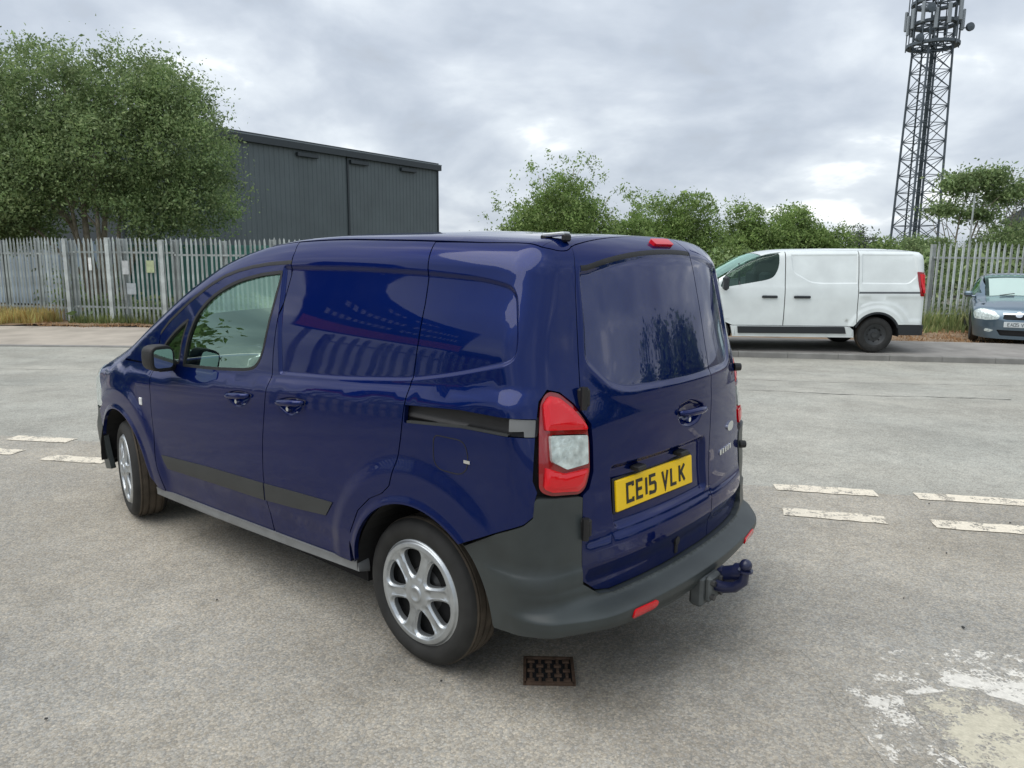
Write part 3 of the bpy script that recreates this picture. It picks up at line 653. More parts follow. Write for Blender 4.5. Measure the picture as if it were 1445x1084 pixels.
bk = panel('bulkhead', [rpoly([(-.80, .3), (.80, .3), (.83, 1.0), (.66, 1.66), (-.66, 1.66), (-.83, 1.0)], .05)], lambda u, v: np.stack([np.full_like(u, .90), u, v], -1), MT['interior'], van, flange=0, res=.2, resb=.1)
ins = panel('headlining', [[(-.44, tq-.05), (1.3, tq-.05), (1.3, tq+1.05), (-.44, tq+1.05)]], B.P(off=-.04, top=True), MT['interior'], van, flange=0, res=.15, resb=.1)
# ---- window glass and seals
gl = panel('window_glass', [GLASS], B.P(off=-.010), MT['glass'], van, flange=0, res=.05); dual(gl)
gl = panel('window_glass', [QGL], B.P(off=-.010), MT['glass'], van, flange=0, res=.05); dual(gl)
def band(name, poly, w_, off, m, par=van, fl=.012):
    q = np.array(resample(poly, .02)); t = np.roll(q, -1, 0)-np.roll(q, 1, 0); t /= np.linalg.norm(t, axis=1, keepdims=True)+1e-9; nr = np.stack([-t[:, 1], t[:, 0]], 1)
    i2 = q+nr*.001; 
    s_ = 1 if inside((q+nr*.004)[:1], poly)[0] else -1
    return panel(name, [[tuple(p) for p in q+nr*s_*-.001]], B.P(off=off), m, par, holes=[[tuple(p) for p in q+nr*s_*w_]], flange=fl, res=.2, resb=.03)
sl_ = band('window_seal', GLASS, .014, .001, MT['rubber']); dual(sl_)
sl_ = band('window_seal', QGL, .012, .001, MT['rubber']); dual(sl_)
# black seal under the cant rail over the cab window and dark drip line over the pressed panel
ds = panel('drip_seal', [[(x, y+.006) for x, y in DTOP]+[(x, y-.010) for x, y in DTOP[::-1]]], B.P(off=.0015), MT['rubber'], van, flange=.004, res=.05); dual(ds)
# ---- protection strips, sill
st = panel('side_strip', [[(2.085, .512), (1.55, .545), (1.030, .565), (1.032, .478), (1.55, .458), (2.04, .436)]], B.P(lambda u, v: disp_van(u, v)+.004), MT['strip'], van, flange=.012, res=.03); dual(st)
st = panel('side_strip', [[(1.018, .566), (.75, .580), (.482, .592), (.538, .520), (.80, .496), (1.020, .480)]], B.P(lambda u, v: disp_van(u, v)+.004), MT['strip'], van, flange=.012, res=.03); dual(st)
si = panel('sill', [[(2.24, .283), (1.6, .300), (.92, .323), (.40, .342), (.345, .345), (.332, .312), (.92, .286), (1.6, .260), (2.22, .246)]], B.P(lambda u, v: .0+.010*np.exp(-((v-(.30-.03*(u-.3)))/.02)**2)), MT['sill'], van, flange=.06, res=.02); dual(si)
# ---- wheel arches (liners) and underbody
for cx, s_ in ((rcx, 1), (rcx, -1), (fcx, 1), (fcx, -1)):
    mb = MB(); n = 24; vs = []
    for k in range(n+1):
        a = -.04+(PI+.08)*k/n
        for y in (.868 if cx < 1 else .85, .52): vs.append((cx+.392*math.cos(a), s_*y, .315+.392*math.sin(a)))
    vs += [(cx, s_*.52, .315)]
    fs = [(2*k, 2*k+1, 2*k+3, 2*k+2) for k in range(n)]+[(2*k+1, 2*n+2, 2*k+3) for k in range(n)]
    mb.add(vs, fs).build('arch_liner', MT['arch'], van, smooth=False)
mb = MB(); mb.box((1.28, 0, .26), (1.72, 1.50, .12)); mb.box((1.28, 0, .24), (3.3, .9, .10));  mb.box((-.45, 0, .40), (.30, 1.30, .14)); mb.box((0, 0, .42), (.80, 1.0, .2)); mb.box((2.55, 0, .40), (.9, 1.0, .3)); mb.build('underbody', MT['dark'], van)
# ---- interior
mb = MB(); mb.box((2.10, 0, .83), (.42, 1.50, .22), bev=.06); mb.box((1.95, -.37, .93), (.22, .34, .08), bev=.03); mb.build('dashboard', MT['interior'], van)
for y in (.37, -.37):
    mb = MB(); mb.box((1.42, y, .62), (.50, .50, .18), bev=.05); mb.box((1.12, y, .92), (.14, .48, .58), rot=Matrix.Rotation(-.22, 3, 'Y'), bev=.05); mb.box((1.02, y, 1.30), (.09, .24, .18), rot=Matrix.Rotation(-.15, 3, 'Y'), bev=.03); mb.build('seat', MT['seat'], van)
mb = MB(); ring_pts = [(1.62+.05*math.sin(a)*.5, -.37+.18*math.cos(a), 1.0+.17*math.sin(a)) for a in np.linspace(0, 2*PI, 25)]; mb.tube(ring_pts, .014, 6); mb.build('steering_wheel', MT['rubber'], van)
# ---- door mirror
for s_ in (1, -1):
    mb = MB(); c0 = Vector((1.875, .950*s_, 1.100))
    prof = []
    n1_, n2_ = 14, 20; vs = []
    for i in range(n1_+1):
        a = -PI/2+PI*i/n1_
        for k in range(n2_):
            b_ = 2*PI*k/n2_; cx3 = math.cos(a); sx3 = math.sin(a)
            ex = lambda t, p=.62: math.copysign(abs(t)**p, t)
            x = .075*ex(sx3)+(.02 if sx3 > 0 else 0); x = max(x, -.045)
            vs.append((c0.x+x, c0.y+.078*ex(cx3)*ex(math.cos(b_))*.86, c0.z+.070*ex(cx3)*ex(math.sin(b_))))
    fs = [(i*n2_+k, i*n2_+(k+1) % n2_, (i+1)*n2_+(k+1) % n2_, (i+1)*n2_+k) for i in range(n1_) for k in range(n2_)]
    mb.add(vs, fs)
    mir = mb.build('door_mirror', MT['rubber'], van, smooth=True)
    m2 = MB(); pl = rpoly([(-.050, -.050), (.050, -.050), (.050, .050), (-.050, .050)], .026)
    m2.prism(pl, 0, .004, lambda a, b_, z: (c0.x-.048-z-.10*a*s_*0, c0.y+a, c0.z+b_)); m2.build('mirror_glass', MT['mirror'], mir)
    m3 = MB(); m3.tube([(1.95, .84*s_, 1.045), (1.92, .93*s_, 1.045)], [.035, .03], 8); m3.build('mirror_arm', MT['rubber'], mir)
# ---- handles, badges, fuel flap, marker
def handle(c, du=(.105), par=van, P_=None):
    """curved grab bar in body colour over the cup; c=(u,v)"""
    us = np.linspace(c[0]+du, c[0]-du, 13); vs_ = c[1]+.0+(np.linspace(-1, 1, 13)*c[2])
    off = .006+.020*(1-np.linspace(-1, 1, 13)**4); pts = B.surf(us, vs_, 0); pts2 = B.surf(us, vs_, off)
    mb = MB(); rad = [.010+.006*(1-abs(t)**2) for t in np.linspace(-1, 1, 13)]; mb.tube([tuple(p) for p in pts2], rad, 8)
    return mb.build('door_handle', MT['paint'], par, smooth=True)
h1 = handle((1.21, .972, .012)); mirror_obj(h1); h2 = handle((.765, .997, .012)); mirror_obj(h2); handle((-1.505, 1.035, -.006), .115)
for (u, v) in ((1.232, .938), (.792, .962), (-1.485, 1.0)):
    mb = MB(); p = B.surf(np.array([u]), np.array([v]), -.012)[0]; q = B.surf(np.array([u]), np.array([v]), .004)[0]; mb.tube([tuple(p), tuple(q)], .010, 10); mb.build('lock_barrel', MT['chrome'], van)
ff = [(-.235+.088*math.cos(a), .945+.085*math.sin(a)) for a in np.linspace(0, 2*PI, 29)[:-1]]
q_ = np.array(ff); inn2 = [(-.235+.084*math.cos(a), .945+.081*math.sin(a)) for a in np.linspace(0, 2*PI, 29)[:-1]]
band('fuel_flap_gap', rpoly([(-.150, .90), (-.150, 1.0), (-.300, 1.0), (-.325, .96), (-.325, .90), (-.29, .87), (-.18, .87)], .03), .0025, .0012, MT['rubber'], fl=.002)
mb = MB(); p = B.surf(np.array([-.322]), np.array([.925]), .001)[0]; mb.box(tuple(p), (.03, .006, .012)); mb.build('fuel_flap_catch', MT['chrome'], van)
mb = MB(); p = B.surf(np.array([2.285]), np.array([.80]), .002)[0]; mb.box(tuple(p), (.030, .012, .045), bev=.004); o = mb.build('side_marker', MT['amber'], van); mirror_obj(o)
# badges on the right rear door: oval emblem and model lettering as raised pieces
panel('oval_badge', [[(-1.975+.052*math.cos(a), .885+.022*math.sin(a)) for a in np.linspace(0, 2*PI, 21)[:-1]]], B.P(off=.006), MT['chrome'], van, flange=.006, res=.03)
for k in range(5):
    panel('badge_letter', [uvbox(-1.83-.036*k, -1.852-.036*k, .775, .800)], B.P(off=.004), MT['chrome'], van, flange=.004, res=.03)
# chromed reflex trim under plate recess : a slim pressed ledge
# hinges
for (u, v) in ((-.792, 1.165), (-.788, .705)):
    for s_ in (1,):
        p = B.surf(np.array([u]), np.array([v]), .004)[0]; mb = MB()
        mb.box((p[0]-.002, p[1]*s_, p[2]), (.045, .024, .070), rz=.75*s_, bev=.008); mb.tube([(p[0]-.012, s_*(p[1]+.012), p[2]-.04), (p[0]-.012, s_*(p[1]+.012), p[2]+.04)], .013, 8); mb.build('door_hinge', MT['rubber'], van)
# door check buffers on the right side of the body that stand out against the road
for z in (.745, 1.13):
    p = B.surf(np.array([-2.26]), np.array([z]), .0)[0]; mb = MB(); mb.tube([tuple(p), (p[0]-.022, p[1]-.022, p[2])], [.020, .018], 10); mb.build('hinge_buffer', MT['rubber'], van)
# lock knob low on the door
p = B.surf(np.array([-1.40]), np.array([.508]), -.004)[0]; mb = MB(); mb.tube([tuple(p), (p[0]-.014, p[1], p[2])], .018, 12); mb.box((p[0]-.006, p[1], p[2]-.03), (.012, .02, .05), bev=.004); mb.build('lock_cover', MT['rubber'], van)
# plate lamps and trim above plate
for u in (-1.13, -1.43):
    p = B.surf(np.array([u]), np.array([.872]), -.012)[0]; mb = MB(); mb.box((p[0]-.010, p[1], p[2]), (.04, .06, .018), bev=.004); mb.build('plate_lamp', MT['rubber'], van)
# ---- number plate with its characters
pc = B.surf(np.array([-1.262]), np.array([.784]), -.016)[0]; pn = B.surf(np.array([-1.02, -1.50]), np.array([.784, .784]), 0); py_ = pn[1]-pn[0]
plate_rz = math.atan2(py_[1], py_[0])
plate = MB(); plate.box((0, 0, 0), (.526, .012, .118), bev=.003)
pl_o = plate.build('number_plate', MT['yellow'], van); pl_o.location = (pc[0]-.004, pc[1], pc[2]); pl_o.rotation_euler = (math.radians(-5), 0, plate_rz)
back = MB(); back.box((0, .008, 0), (.545, .010, .135), bev=.004); back.build('plate_holder', MT['rubber'], pl_o)
GL = {'C': [((1, .82), (1, 1), (0, 1), (0, 0), (1, 0), (1, .18))], 'E': [((1, 1), (0, 1), (0, 0), (1, 0)), ((0, .5), (.85, .5))], '1': [((.5, 0), (.5, 1))],
      '5': [((1, 1), (0, 1), (0, .56), (.8, .56), (1, .45), (1, .12), (.85, 0), (0, 0), (0, .14))], 'V': [((0, 1), (.5, 0), (1, 1))], 'L': [((0, 1), (0, 0), (1, 0))], 'K': [((0, 0), (0, 1)), ((1, 1), (.05, .45)), ((.3, .58), (1, 0))],
      'A': [((0, 0), (.5, 1), (1, 0)), ((.2, .35), (.8, .35))], '0': [((0, 0), (0, 1), (1, 1), (1, 0), (0, 0))]}
def strokes(ch, x0, z0, w_, h_, sw, y0, th):
    mb = MB()
    for pl in GL[ch]:
        P_ = [Vector((x0+a*w_, z0+b_*h_)) for a, b_ in pl]; n = len(P_); L_ = []; R_ = []
        for i, p in enumerate(P_):
            d0 = (P_[i]-P_[i-1]).normalized() if i else None; d1 = (P_[i+1]-P_[i]).normalized() if i < n-1 else None
            if d0 is None: nr = Vector((-d1.y, d1.x)); k = 1; p2 = p-d1*0
            elif d1 is None: nr = Vector((-d0.y, d0.x)); k = 1
            else:
                t = (d0+d1); t = t.normalized() if t.length > 1e-5 else d0; nr = Vector((-t.y, t.x)); k = 1/max(.35, nr.dot(Vector((-d0.y, d0.x))))
            L_.append(p+nr*sw/2*k); R_.append(p-nr*sw/2*k)
        for i in range(n-1):
            q = [L_[i], L_[i+1], R_[i+1], R_[i]]
            mb.add([(v.x, y0, v.y) for v in q]+[(v.x, y0+th, v.y) for v in q], [(0, 1, 2, 3), (7, 6, 5, 4), (0, 4, 5, 1), (1, 5, 6, 2), (2, 6, 7, 3), (3, 7, 4, 0)])
    return mb
xx = -.205
for ch in 'CE15 VLK':
    if ch == ' ': xx += .024; continue
    wd = 0 if ch == '1' else .037
    mb = strokes(ch, xx+.0065, -.033, wd, .066, .0125, -.0065-.0015, .0018)
    mb.build('plate_character', MT['black'], pl_o); xx += wd+.013+.0125
# the plate's local x runs from left to right as read from behind: flip if needed
# ---- tow bar
tow = MB(); tow.box((-.80, 0, .34), (.10, .5, .06), bev=.01); tow.box((-.875, 0, .315), (.06, .15, .13), bev=.012); tow.box((-.915, .0, .325), (.03, .10, .11), bev=.01)
to = tow.build('tow_bracket', MT['tow'], van, loc=(.035, 0, -.015))
for (y, z) in ((.035, .295), (-.035, .295), (.035, .355), (-.035, .355)):
    mb = MB(); mb.tube([(-.925, y, z), (-.943, y, z)], .013, 6); mb.build('bolt', MT['steel'], to)
mb = MB(); mb.tube([(-.925, 0, .335), (-.965, 0, .335), (-1.01, 0, .35), (-1.045, 0, .385), (-1.05, 0, .43)], [.024, .024, .022, .020, .017], 10)
sph = [(.0255*math.sin(a), .455-.0255*math.cos(a)) for a in np.linspace(.35, PI, 10)]; mb.lathe(sph, 16, 'Z', (-1.05, 0, 0)); mb.lathe([(.0, .428), (.03, .428), (.03, .436), (0, .436)], 14, 'Z', (-1.05, 0, 0)); mb.build('tow_ball', MT['towblue'], to, angle=40)
mb = MB(); mb.tube([(-.94, -.07, .36), (-.99, -.07, .38)], .036, 14); mb.tube([(-.985, -.07, .38), (-1.02, -.07, .39)], .042, 14); mb.box((-.93, -.07, .35), (.05, .05, .08), bev=.01); mb.build('towing_socket', MT['towblue'], to, angle=40)
# ---- roof rack mount pieces at the rear of the roof
for s_ in (1, -1):
    p = B.surf(np.array([-.50]), np.array([1.45+.34]), .0)[0]; p = (p[0]+(0 if s_ > 0 else .12), p[1]*s_*(1 if s_ > 0 else .80), p[2]-.004)
    mb = MB(); mb.box((p[0]-.02, p[1]-.03*s_, p[2]+.018), (.026, .035, .028), bev=.006); a = mb.build('roof_fixing', MT['rubber'], van); mb = MB(); mb.box((p[0]+.075, p[1]-.03*s_, p[2]+.016), (.028, .035, .03), bev=.006); mb.build('roof_fixing', MT['rubber'], van)
    mb = MB(); mb.box((p[0]+.03, p[1]-.035*s_, p[2]+.030), (.10, .045, .014), rot=Matrix.Rotation(.06, 3, 'Y'), bev=.004); mb.build('fixing_plate', MT['alu'], a)

# =====================================================================  WHEELS
def wheel_parts(parent, side, R=.307, W_=.195, RC=.221, cover=True, phase=math.radians(-17)):
    """wheel about its own Y axis, outer face towards +Y*side"""
    h = W_/2
    pr = [(RC-.004, h-.016), (RC+.004, h-.006), (RC+.018, h+.001), (RC+.040, h+.004), (R-.036, h+.001), (R-.020, h-.006), (R-.010, h-.016), (R-.004, h-.030)]
    full = pr+[(r, -y) for r, y in pr[::-1]]
    mb = MB(); mb.lathe([(r, y*side) for r, y in (pr if side > 0 else pr)], 64, 'Y'); mb.lathe([(r, -y*side) for r, y in pr], 64, 'Y')
    ty = mb.build('tyre', MT['tyre'], parent, smooth=True)
    grooves = [(R-.004, h-.030)]
    for yc_ in (.055, .019, -.019, -.055):
        grooves += [(R, yc_+.005), (R-.007, yc_+.004), (R-.007, yc_-.004), (R, yc_-.005)]
    grooves += [(R-.004, -h+.030)]
    mb = MB(); mb.lathe([(r, y*side) for r, y in grooves], 64, 'Y'); mb.build('tread', MT['tread'], ty, angle=50)
    if not cover: return
    hs = []
    for k in range(6):
        a0 = phase+k*PI/3
        if side > 0: a0 = PI-a0
        pts = []
        for (r, da) in ((.072, -.10), (.118, -.33), (.176, -.335), (.185, -.10), (.181, .20), (.168, .335), (.128, .31), (.080, .16)):
            pts.append((r*math.cos(a0+da*(1 if side > 0 else -1)), r*math.sin(a0+da*(1 if side > 0 else -1))))
        ar_ = sum(pts[i][0]*pts[(i+1) % 8][1]-pts[(i+1) % 8][0]*pts[i][1] for i in range(8))
        hs.append(rpoly(pts if ar_ > 0 else pts[::-1], .022, 4))
    def PW(x, z):
        r = np.hypot(x, z); sh_ = np.shape(x); Q = np.stack([np.ravel(x), np.ravel(z)], 1)
        dh = np.full(len(Q), 1.0)
        for h_ in hs: dh = np.minimum(dh, dpoly(Q, h_))
        dh = dh.reshape(sh_); an = np.arctan2(z, x)
        a = (an-((PI-phase) if side > 0 else phase)+PI/6) % (PI/3)-PI/6      # distance to hole centre line; spoke centre at +-pi/6
        spd = (PI/6-np.abs(a))*r
        y = .012+.010*np.cos(np.clip(r/.21, 0, 1)*PI*.5)-.012*(1-sstep(0, .012, dh))
        y = y-.007*sstep(.020, .012, spd)*sstep(.055, .075, r)*sstep(.185, .165, r)
        y = y+.004*sstep(.184, .192, r)-.014*sstep(.207, .221, r)+.008*sstep(.036, .030, r)-.005*sstep(.024, .020, r)
        return np.stack([x, side*(h-.014+y), z], -1)
    ci = [(RC*math.cos(a), RC*math.sin(a)) for a in np.linspace(0, 2*PI, 121)[:-1]]
    ex = np.concatenate([rings(h_, (.004, .008, .012, .016), .007) for h_ in hs]+[np.stack([r*np.cos(a_), r*np.sin(a_)], 1) for r in (.020, .024, .030, .033, .036) for a_ in [np.linspace(0, 2*PI, 40)[:-1]]]+[np.stack([r*np.cos(a_), r*np.sin(a_)], 1) for r in (.185, .189, .193, .207, .2105, .214, .2175) for a_ in [np.linspace(0, 2*PI, 121)[:-1]]])
    panel('wheel_cover', [ci], PW, MT['cover'], parent, holes=hs, res=.010, resb=.0117, flange=.018, extra=ex, flip=(side < 0))
    mb = MB(); mb.lathe([(0, side*(h-.05)), (.19, side*(h-.055)), (.215, side*(h-.012))], 40, 'Y'); mb.build('wheel_rim', MT['arch'], parent)
    mb = MB(); mb.lathe([(.0, side*(h-.042)), (.075, side*(h-.042)), (.095, side*(h-.05))], 30, 'Y'); mb.build('brake_disc', MT['steel'], parent)
for (x, y, s_, st_) in ((0, .742, 1, 0), (0, -.742, -1, 0), (2.655, .750, 1, -.24), (2.655, -.750, -1, -.24)):
    we = empty('wheel', (x, y, .306), st_); we.parent = van; wheel_parts(we, s_)
# =====================================================================  ROAD MARKINGS, GULLY
def quad_sheet(name, pts, m, z=.004, seg=.08, jag=.0, kind='structure', seed=0):
    r_ = random.Random(seed); q = resample(pts, seg)
    q = [(x+r_.uniform(-jag, jag), y+r_.uniform(-jag, jag)) for x, y in q]
    o = meshobj(name, [(x, y, float(gz(x, y))+z-.006) for x, y in q], [tuple(range(len(q)))], m)
    if kind: o['kind'] = kind
    return o
def dash(i, a, b, wd):
    a = np.array(a); b = np.array(b); d = (b-a)/np.linalg.norm(b-a); n = np.array([-d[1], d[0]])*wd/2
    quad_sheet('give_way_dash', [tuple(a-n), tuple(b-n), tuple(b+n), tuple(a+n)], MT['line'], .005, .07, .008, seed=i)
for i, (a, b) in enumerate([((-4.50, 6.52), (-3.91, 6.42)), ((-5.5, 6.73), (-4.95, 6.62)), ((-3.80, 5.88), (-3.25, 5.78)), ((-4.85, 6.16), (-4.12, 6.02)), ((-2.95, 6.18), (-2.3, 6.05)),
                            ((1.93, 5.24), (2.60, 5.11)), ((2.86, 5.06), (3.62, 4.91)), ((1.80, 4.72), (2.40, 4.56)), ((2.68, 4.50), (3.35, 4.37)), ((3.95, 4.84), (4.6, 4.7)), ((.5, 5.5), (1.1, 5.38)), ((.3, 5.0), (.9, 4.9)), ((-.9, 5.75), (-.3, 5.65))]):
    dash(i, a, b, .155)
# old flaking marking and the cream patch in it, bottom right
quad_sheet('worn_marking', [(1.25, 2.95), (1.9, 2.98), (2.9, 2.85), (3.1, 2.3), (2.9, 1.6), (1.5, 1.6), (1.25, 2.2)], MT['oldline'], .0015, .05, .016, seed=21)
quad_sheet('cream_patch', [(1.5, 2.62), (1.8, 2.68), (2.0, 2.5), (2.05, 2.1), (1.9, 1.95), (1.6, 2.0), (1.48, 2.3)], MT['cream'], .003, .04, .010, seed=22)
# crack / sealed joints across the main road
MT['crack'] = mat('dark_joint', (.10, .10, .095), .95, noise=(20, .3))
for seed, (a, b, wd) in enumerate([((2.6, 9.9), (6.2, 9.05), .035), ((2.2, 11.2), (7.8, 10.4), .02), ((-12, 12.0), (-4, 11.6), .02), ((-9, 9.9), (-5, 9.7), .015)]):
    r_ = random.Random(seed+5); n = 40; L_ = []; R_ = []
    for k in range(n+1):
        t = k/n; x = a[0]+(b[0]-a[0])*t; y = a[1]+(b[1]-a[1])*t+r_.uniform(-.03, .03)+.06*math.sin(t*9); h_ = wd*r_.uniform(.2, 1)/2; L_.append((x, y+h_)); R_.append((x, y-h_))
    q = L_+R_[::-1]; V = [(x, y, float(gz(x, y))-.001) for x, y in q]; F = [(i, i+1, 2*n-i, 2*n+1-i) for i in range(n)]
    o = meshobj('road_crack', V, F, MT['crack']); o['kind'] = 'structure'
# cast iron stopcock cover set in the tarmac
MT['iron'] = mat('rusty_iron', (.095, .060, .040), .8, metal=.3, noise=(30, .4), bump=(90, .5, .003))
gl_ = tag(empty('gully_grate', (.158, 2.77, 0), -.02), 'small rusty square iron grate set in the tarmac below the blue van bumper', 'drain grate')
mb = MB(); fw_, fh_ = .195, .185
mb.box((0, -fh_/2, .001), (fw_, .012, .012)); mb.box((0, fh_/2, .001), (fw_, .012, .012)); mb.box((-fw_/2, 0, .001), (.012, fh_+.012, .012)); mb.box((fw_/2, 0, .001), (.012, fh_+.012, .012)); mb.build('frame', MT['iron'], gl_)
mb = MB(); mb.box((0, 0, -.0035), (fw_-.012, fh_-.012, .003)); mb.build('base_plate', MT['dark'], gl_)
g0 = None
for i in range(5):
    for j in range(5):
        mb = MB()
        if (i+j) % 2 == 0: mb.box((-.072+.036*i, -.068+.034*j, .000), (.030, .020, .010), bev=.003)
        else: mb.box((-.072+.036*i, -.068+.034*j, .000), (.012, .030, .010), bev=.003)
        mb.build('grate_bar', MT['iron'], gl_)
# small stones and dark spots on the tarmac
mb = MB()
for k in range(26):
    x = rng.uniform(-3, 3.2); y = rng.uniform(1.9, 5.2); s_ = rng.uniform(.004, .011); mb.box((x, y, s_*.3), (s_*1.4, s_, s_*.8), rz=rng.uniform(0, 3), bev=s_*.25)
o = mb.build('loose_chippings', mat('chipping', (.05, .05, .048), .9)); tag(o, 'loose dark stone chippings scattered on the tarmac', 'gravel', kind='stuff')

# =====================================================================  KERB, PAVEMENT, VERGE
MT['kerb'] = mat('kerb_concrete', (.24, .235, .22), .9, noise=(3, .2), bump=(60, .3, .004))
MT['pave'] = mat('pavement_tarmac', (.27, .255, .235), .95, noise=(2.2, .22, 7), bump=(150, .5, .005))
MT['pave2'] = mat('pavement_sandy', (.40, .355, .30), .95, noise=(1.6, .18, 7), bump=(150, .5, .005))
MT['verge'] = mat('verge_soil', (.24, .165, .10), .97, noise=(2.2, .35, 8), bump=(30, .8, .03))
ke = empty('kerb', (0, 0, 0)); ke['kind'] = 'structure'
def kdrop(x): return float(.105-.085*sstep(-4.5, -6.0, x)+.085*sstep(-7.0, -8.2, x)*0)
xk = -22.0
while xk < 20:
    x0, x1 = xk+.004, xk+.906; y0, y1 = float(kerb_y(x0)), float(kerb_y(x1)); h0, h1 = kdrop(x0), kdrop(x1)
    z0, z1 = float(gz(x0, y0)), float(gz(x1, y1)); b_ = .015
    vs = [(x0, y0, z0-.1), (x1, y1, z1-.1), (x1, y1, z1+h1-b_), (x0, y0, z0+h0-b_), (x1, y1+b_, z1+h1), (x0, y0+b_, z0+h0), (x1, y1+.125, z1+h1), (x0, y0+.125, z0+h0), (x1, y1+.125, z1-.1), (x0, y0+.125, z0-.1)]
    meshobj('kerbstone', vs, [(0, 1, 2, 3), (3, 2, 4, 5), (5, 4, 6, 7), (7, 6, 8, 9), (0, 3, 5, 7, 9), (1, 8, 6, 4, 2)], MT['kerb'], ke); xk += .91
def pz(x, y): return float(gz(0, 14.2))+kdrop(x)-.004+.035*float(np.clip(y-kerb_y(x), 0, 3))/2
o = strip('pavement', list(np.arange(-4.9, 30, .7)), lambda x: kerb_y(x)+.12, lambda x: kerb_y(x)+2.35, pz, MT['pave'], 3); tag(o, kind='structure')
o = strip('pavement', list(np.arange(-30, -4.8, .7)), lambda x: kerb_y(x)+.12, lambda x: kerb_y(x)+4.6, lambda x, y: pz(x, y), MT['pave2'], 4); tag(o, kind='structure')
fence_L = [(-15.9, 20.9), (-11.37, 19.37), (-8.41, 18.75), (-1.0, 18.6)]
fence_R = [(10.9, 19.55), (19, 19.9)]
def vz(x, y): return -.20+.05*float(np.clip(y-16.5, 0, 6))/6+.02*math.sin(x*3.1+y*1.7)+.012*math.sin(x*7.3-y*2)
o = strip('verge', list(np.arange(-5.2, 30, .5)), lambda x: kerb_y(x)+2.2, lambda x: 22.5, lambda x, y: vz(x, y)+.03, MT['verge'], 8); tag(o, kind='structure')
o = strip('verge', list(np.arange(-30, -5.1, .5)), lambda x: kerb_y(x)+(4.5 if x < -16 else 3.4), lambda x: 25, lambda x, y: vz(x, y)+.02, MT['verge'], 8); tag(o, kind='structure')

# =====================================================================  PALISADE FENCES
MT['pale'] = mat('galvanised_pale', (.52, .56, .545), .6, metal=.1, noise=(3, .35, 5))
MT['post'] = mat('galvanised_post', (.38, .41, .40), .6, metal=.1, noise=(2, .25, 5))
def vary(m, amt):
    t = m.node_tree; b = t.nodes['Principled BSDF']; src = b.inputs['Base Color'].links[0].from_socket; oi = t.nodes.new('ShaderNodeObjectInfo'); mr = t.nodes.new('ShaderNodeMapRange'); mr.inputs[3].default_value = 1-amt; mr.inputs[4].default_value = 1+amt*.6; t.links.new(oi.outputs['Random'], mr.inputs[0])
    v = t.nodes.new('ShaderNodeVectorMath'); v.operation = 'SCALE'; t.links.new(src, v.inputs[0]); t.links.new(mr.outputs[0], v.inputs['Scale']); t.links.new(v.outputs[0], b.inputs['Base Color'])
vary(MT['pale'], .28)
def pale_mesh(h, w_, name='pale'):
    d = .022; zs = [0, h-.12]
    xs = [(-w_/2, .0), (-w_*.28, d), (-w_*.10, 0.002), (w_*.10, .002), (w_*.28, d), (w_/2, .0)]
    vs = [(x, -y, z) for z in zs for x, y in xs]+[(-w_*.36, -.008, h-.02), (0, -.004, h+.03), (w_*.36, -.008, h-.02)]
    fs = [(i, i+1, 7+i, 6+i) for i in range(5)]+[(6, 7, 12), (7, 8, 13), (7, 13, 12), (8, 9, 13), (9, 10, 13), (10, 14, 13), (10, 11, 14)]
    n = len(vs); vs += [(x, y+.003, z) for x, y, z in vs]; fs += [tuple(i+n for i in f[::-1]) for f in fs]
    me = bpy.data.meshes.new(name); me.from_pydata(vs, [], fs); me.materials.append(MT['pale']); me.update(); return me
def pale_fence(name, label, pts, h, w_, gap, post_gap, zf, skip=None, group=None):
    f = tag(empty(name, (pts[0][0], pts[0][1], 0)), label, 'fence', group); me = pale_mesh(h, w_); O = np.array([pts[0][0], pts[0][1]])
    rails = 0
    for (x0, y0), (x1, y1) in zip(pts[:-1], pts[1:]):
        L_ = math.hypot(x1-x0, y1-y0); a = math.atan2(y1-y0, x1-x0); n = int(L_/gap)
        for k in range(n):
            t = (k+.5)/n; x, y = x0+(x1-x0)*t, y0+(y1-y0)*t
            o = bpy.data.objects.new('pale', me); COL.objects.link(o); o.parent = f
            o.location = (x-O[0], y-O[1], zf(x, y)+.04+random.uniform(-.012, .012)); bent = random.random() < .07; o.rotation_euler = (random.uniform(-.006, .006)*(6 if bent else 1), random.uniform(-.008, .008)*(5 if bent else 1), a+random.uniform(-.08, .08))
        for zr in (.35, h-.36):
            mb = MB(); u_ = Vector((math.cos(a), math.sin(a), 0)); nv = Vector((-u_.y, u_.x, 0))
            c_ = Vector(((x0+x1)/2-O[0], (y0+y1)/2-O[1], zf((x0+x1)/2, (y0+y1)/2)+.04+zr))+nv*.03
            mb.box(tuple(c_), (L_, .045, .045), rz=a); mb.build('rail', MT['post'], f)
        m = max(1, int(round(L_/post_gap)))
        for k in range(m+1):
            t = k/m; x, y = x0+(x1-x0)*t, y0+(y1-y0)*t; mb = MB(); nv = (-math.sin(a)*.09, math.cos(a)*.09)
            X, Y = x-O[0]+nv[0], y-O[1]+nv[1]; z = zf(x, y); hh = h+.02
            for (dx, sx_, sy_) in ((-.045, .010, .10), (.045, .010, .10), (0, .08, .008)):
                mb.box((X+math.cos(a)*dx, Y+math.sin(a)*dx, z+hh/2-.1), (sx_, sy_, hh+.2), rz=a)
            mb.box((X, Y, z-.02), (.22, .22, .06), rz=a); mb.build('post', MT['post'], f)
    return f
pale_fence('palisade_fence', 'galvanised steel palisade fence under the big tree on the left', fence_L, 2.10, .054, .122, 1.25, vz)
pale_fence('palisade_fence', 'galvanised steel palisade fence behind the parked cars on the right', fence_R, 2.16, .068, .16, 2.75, vz)
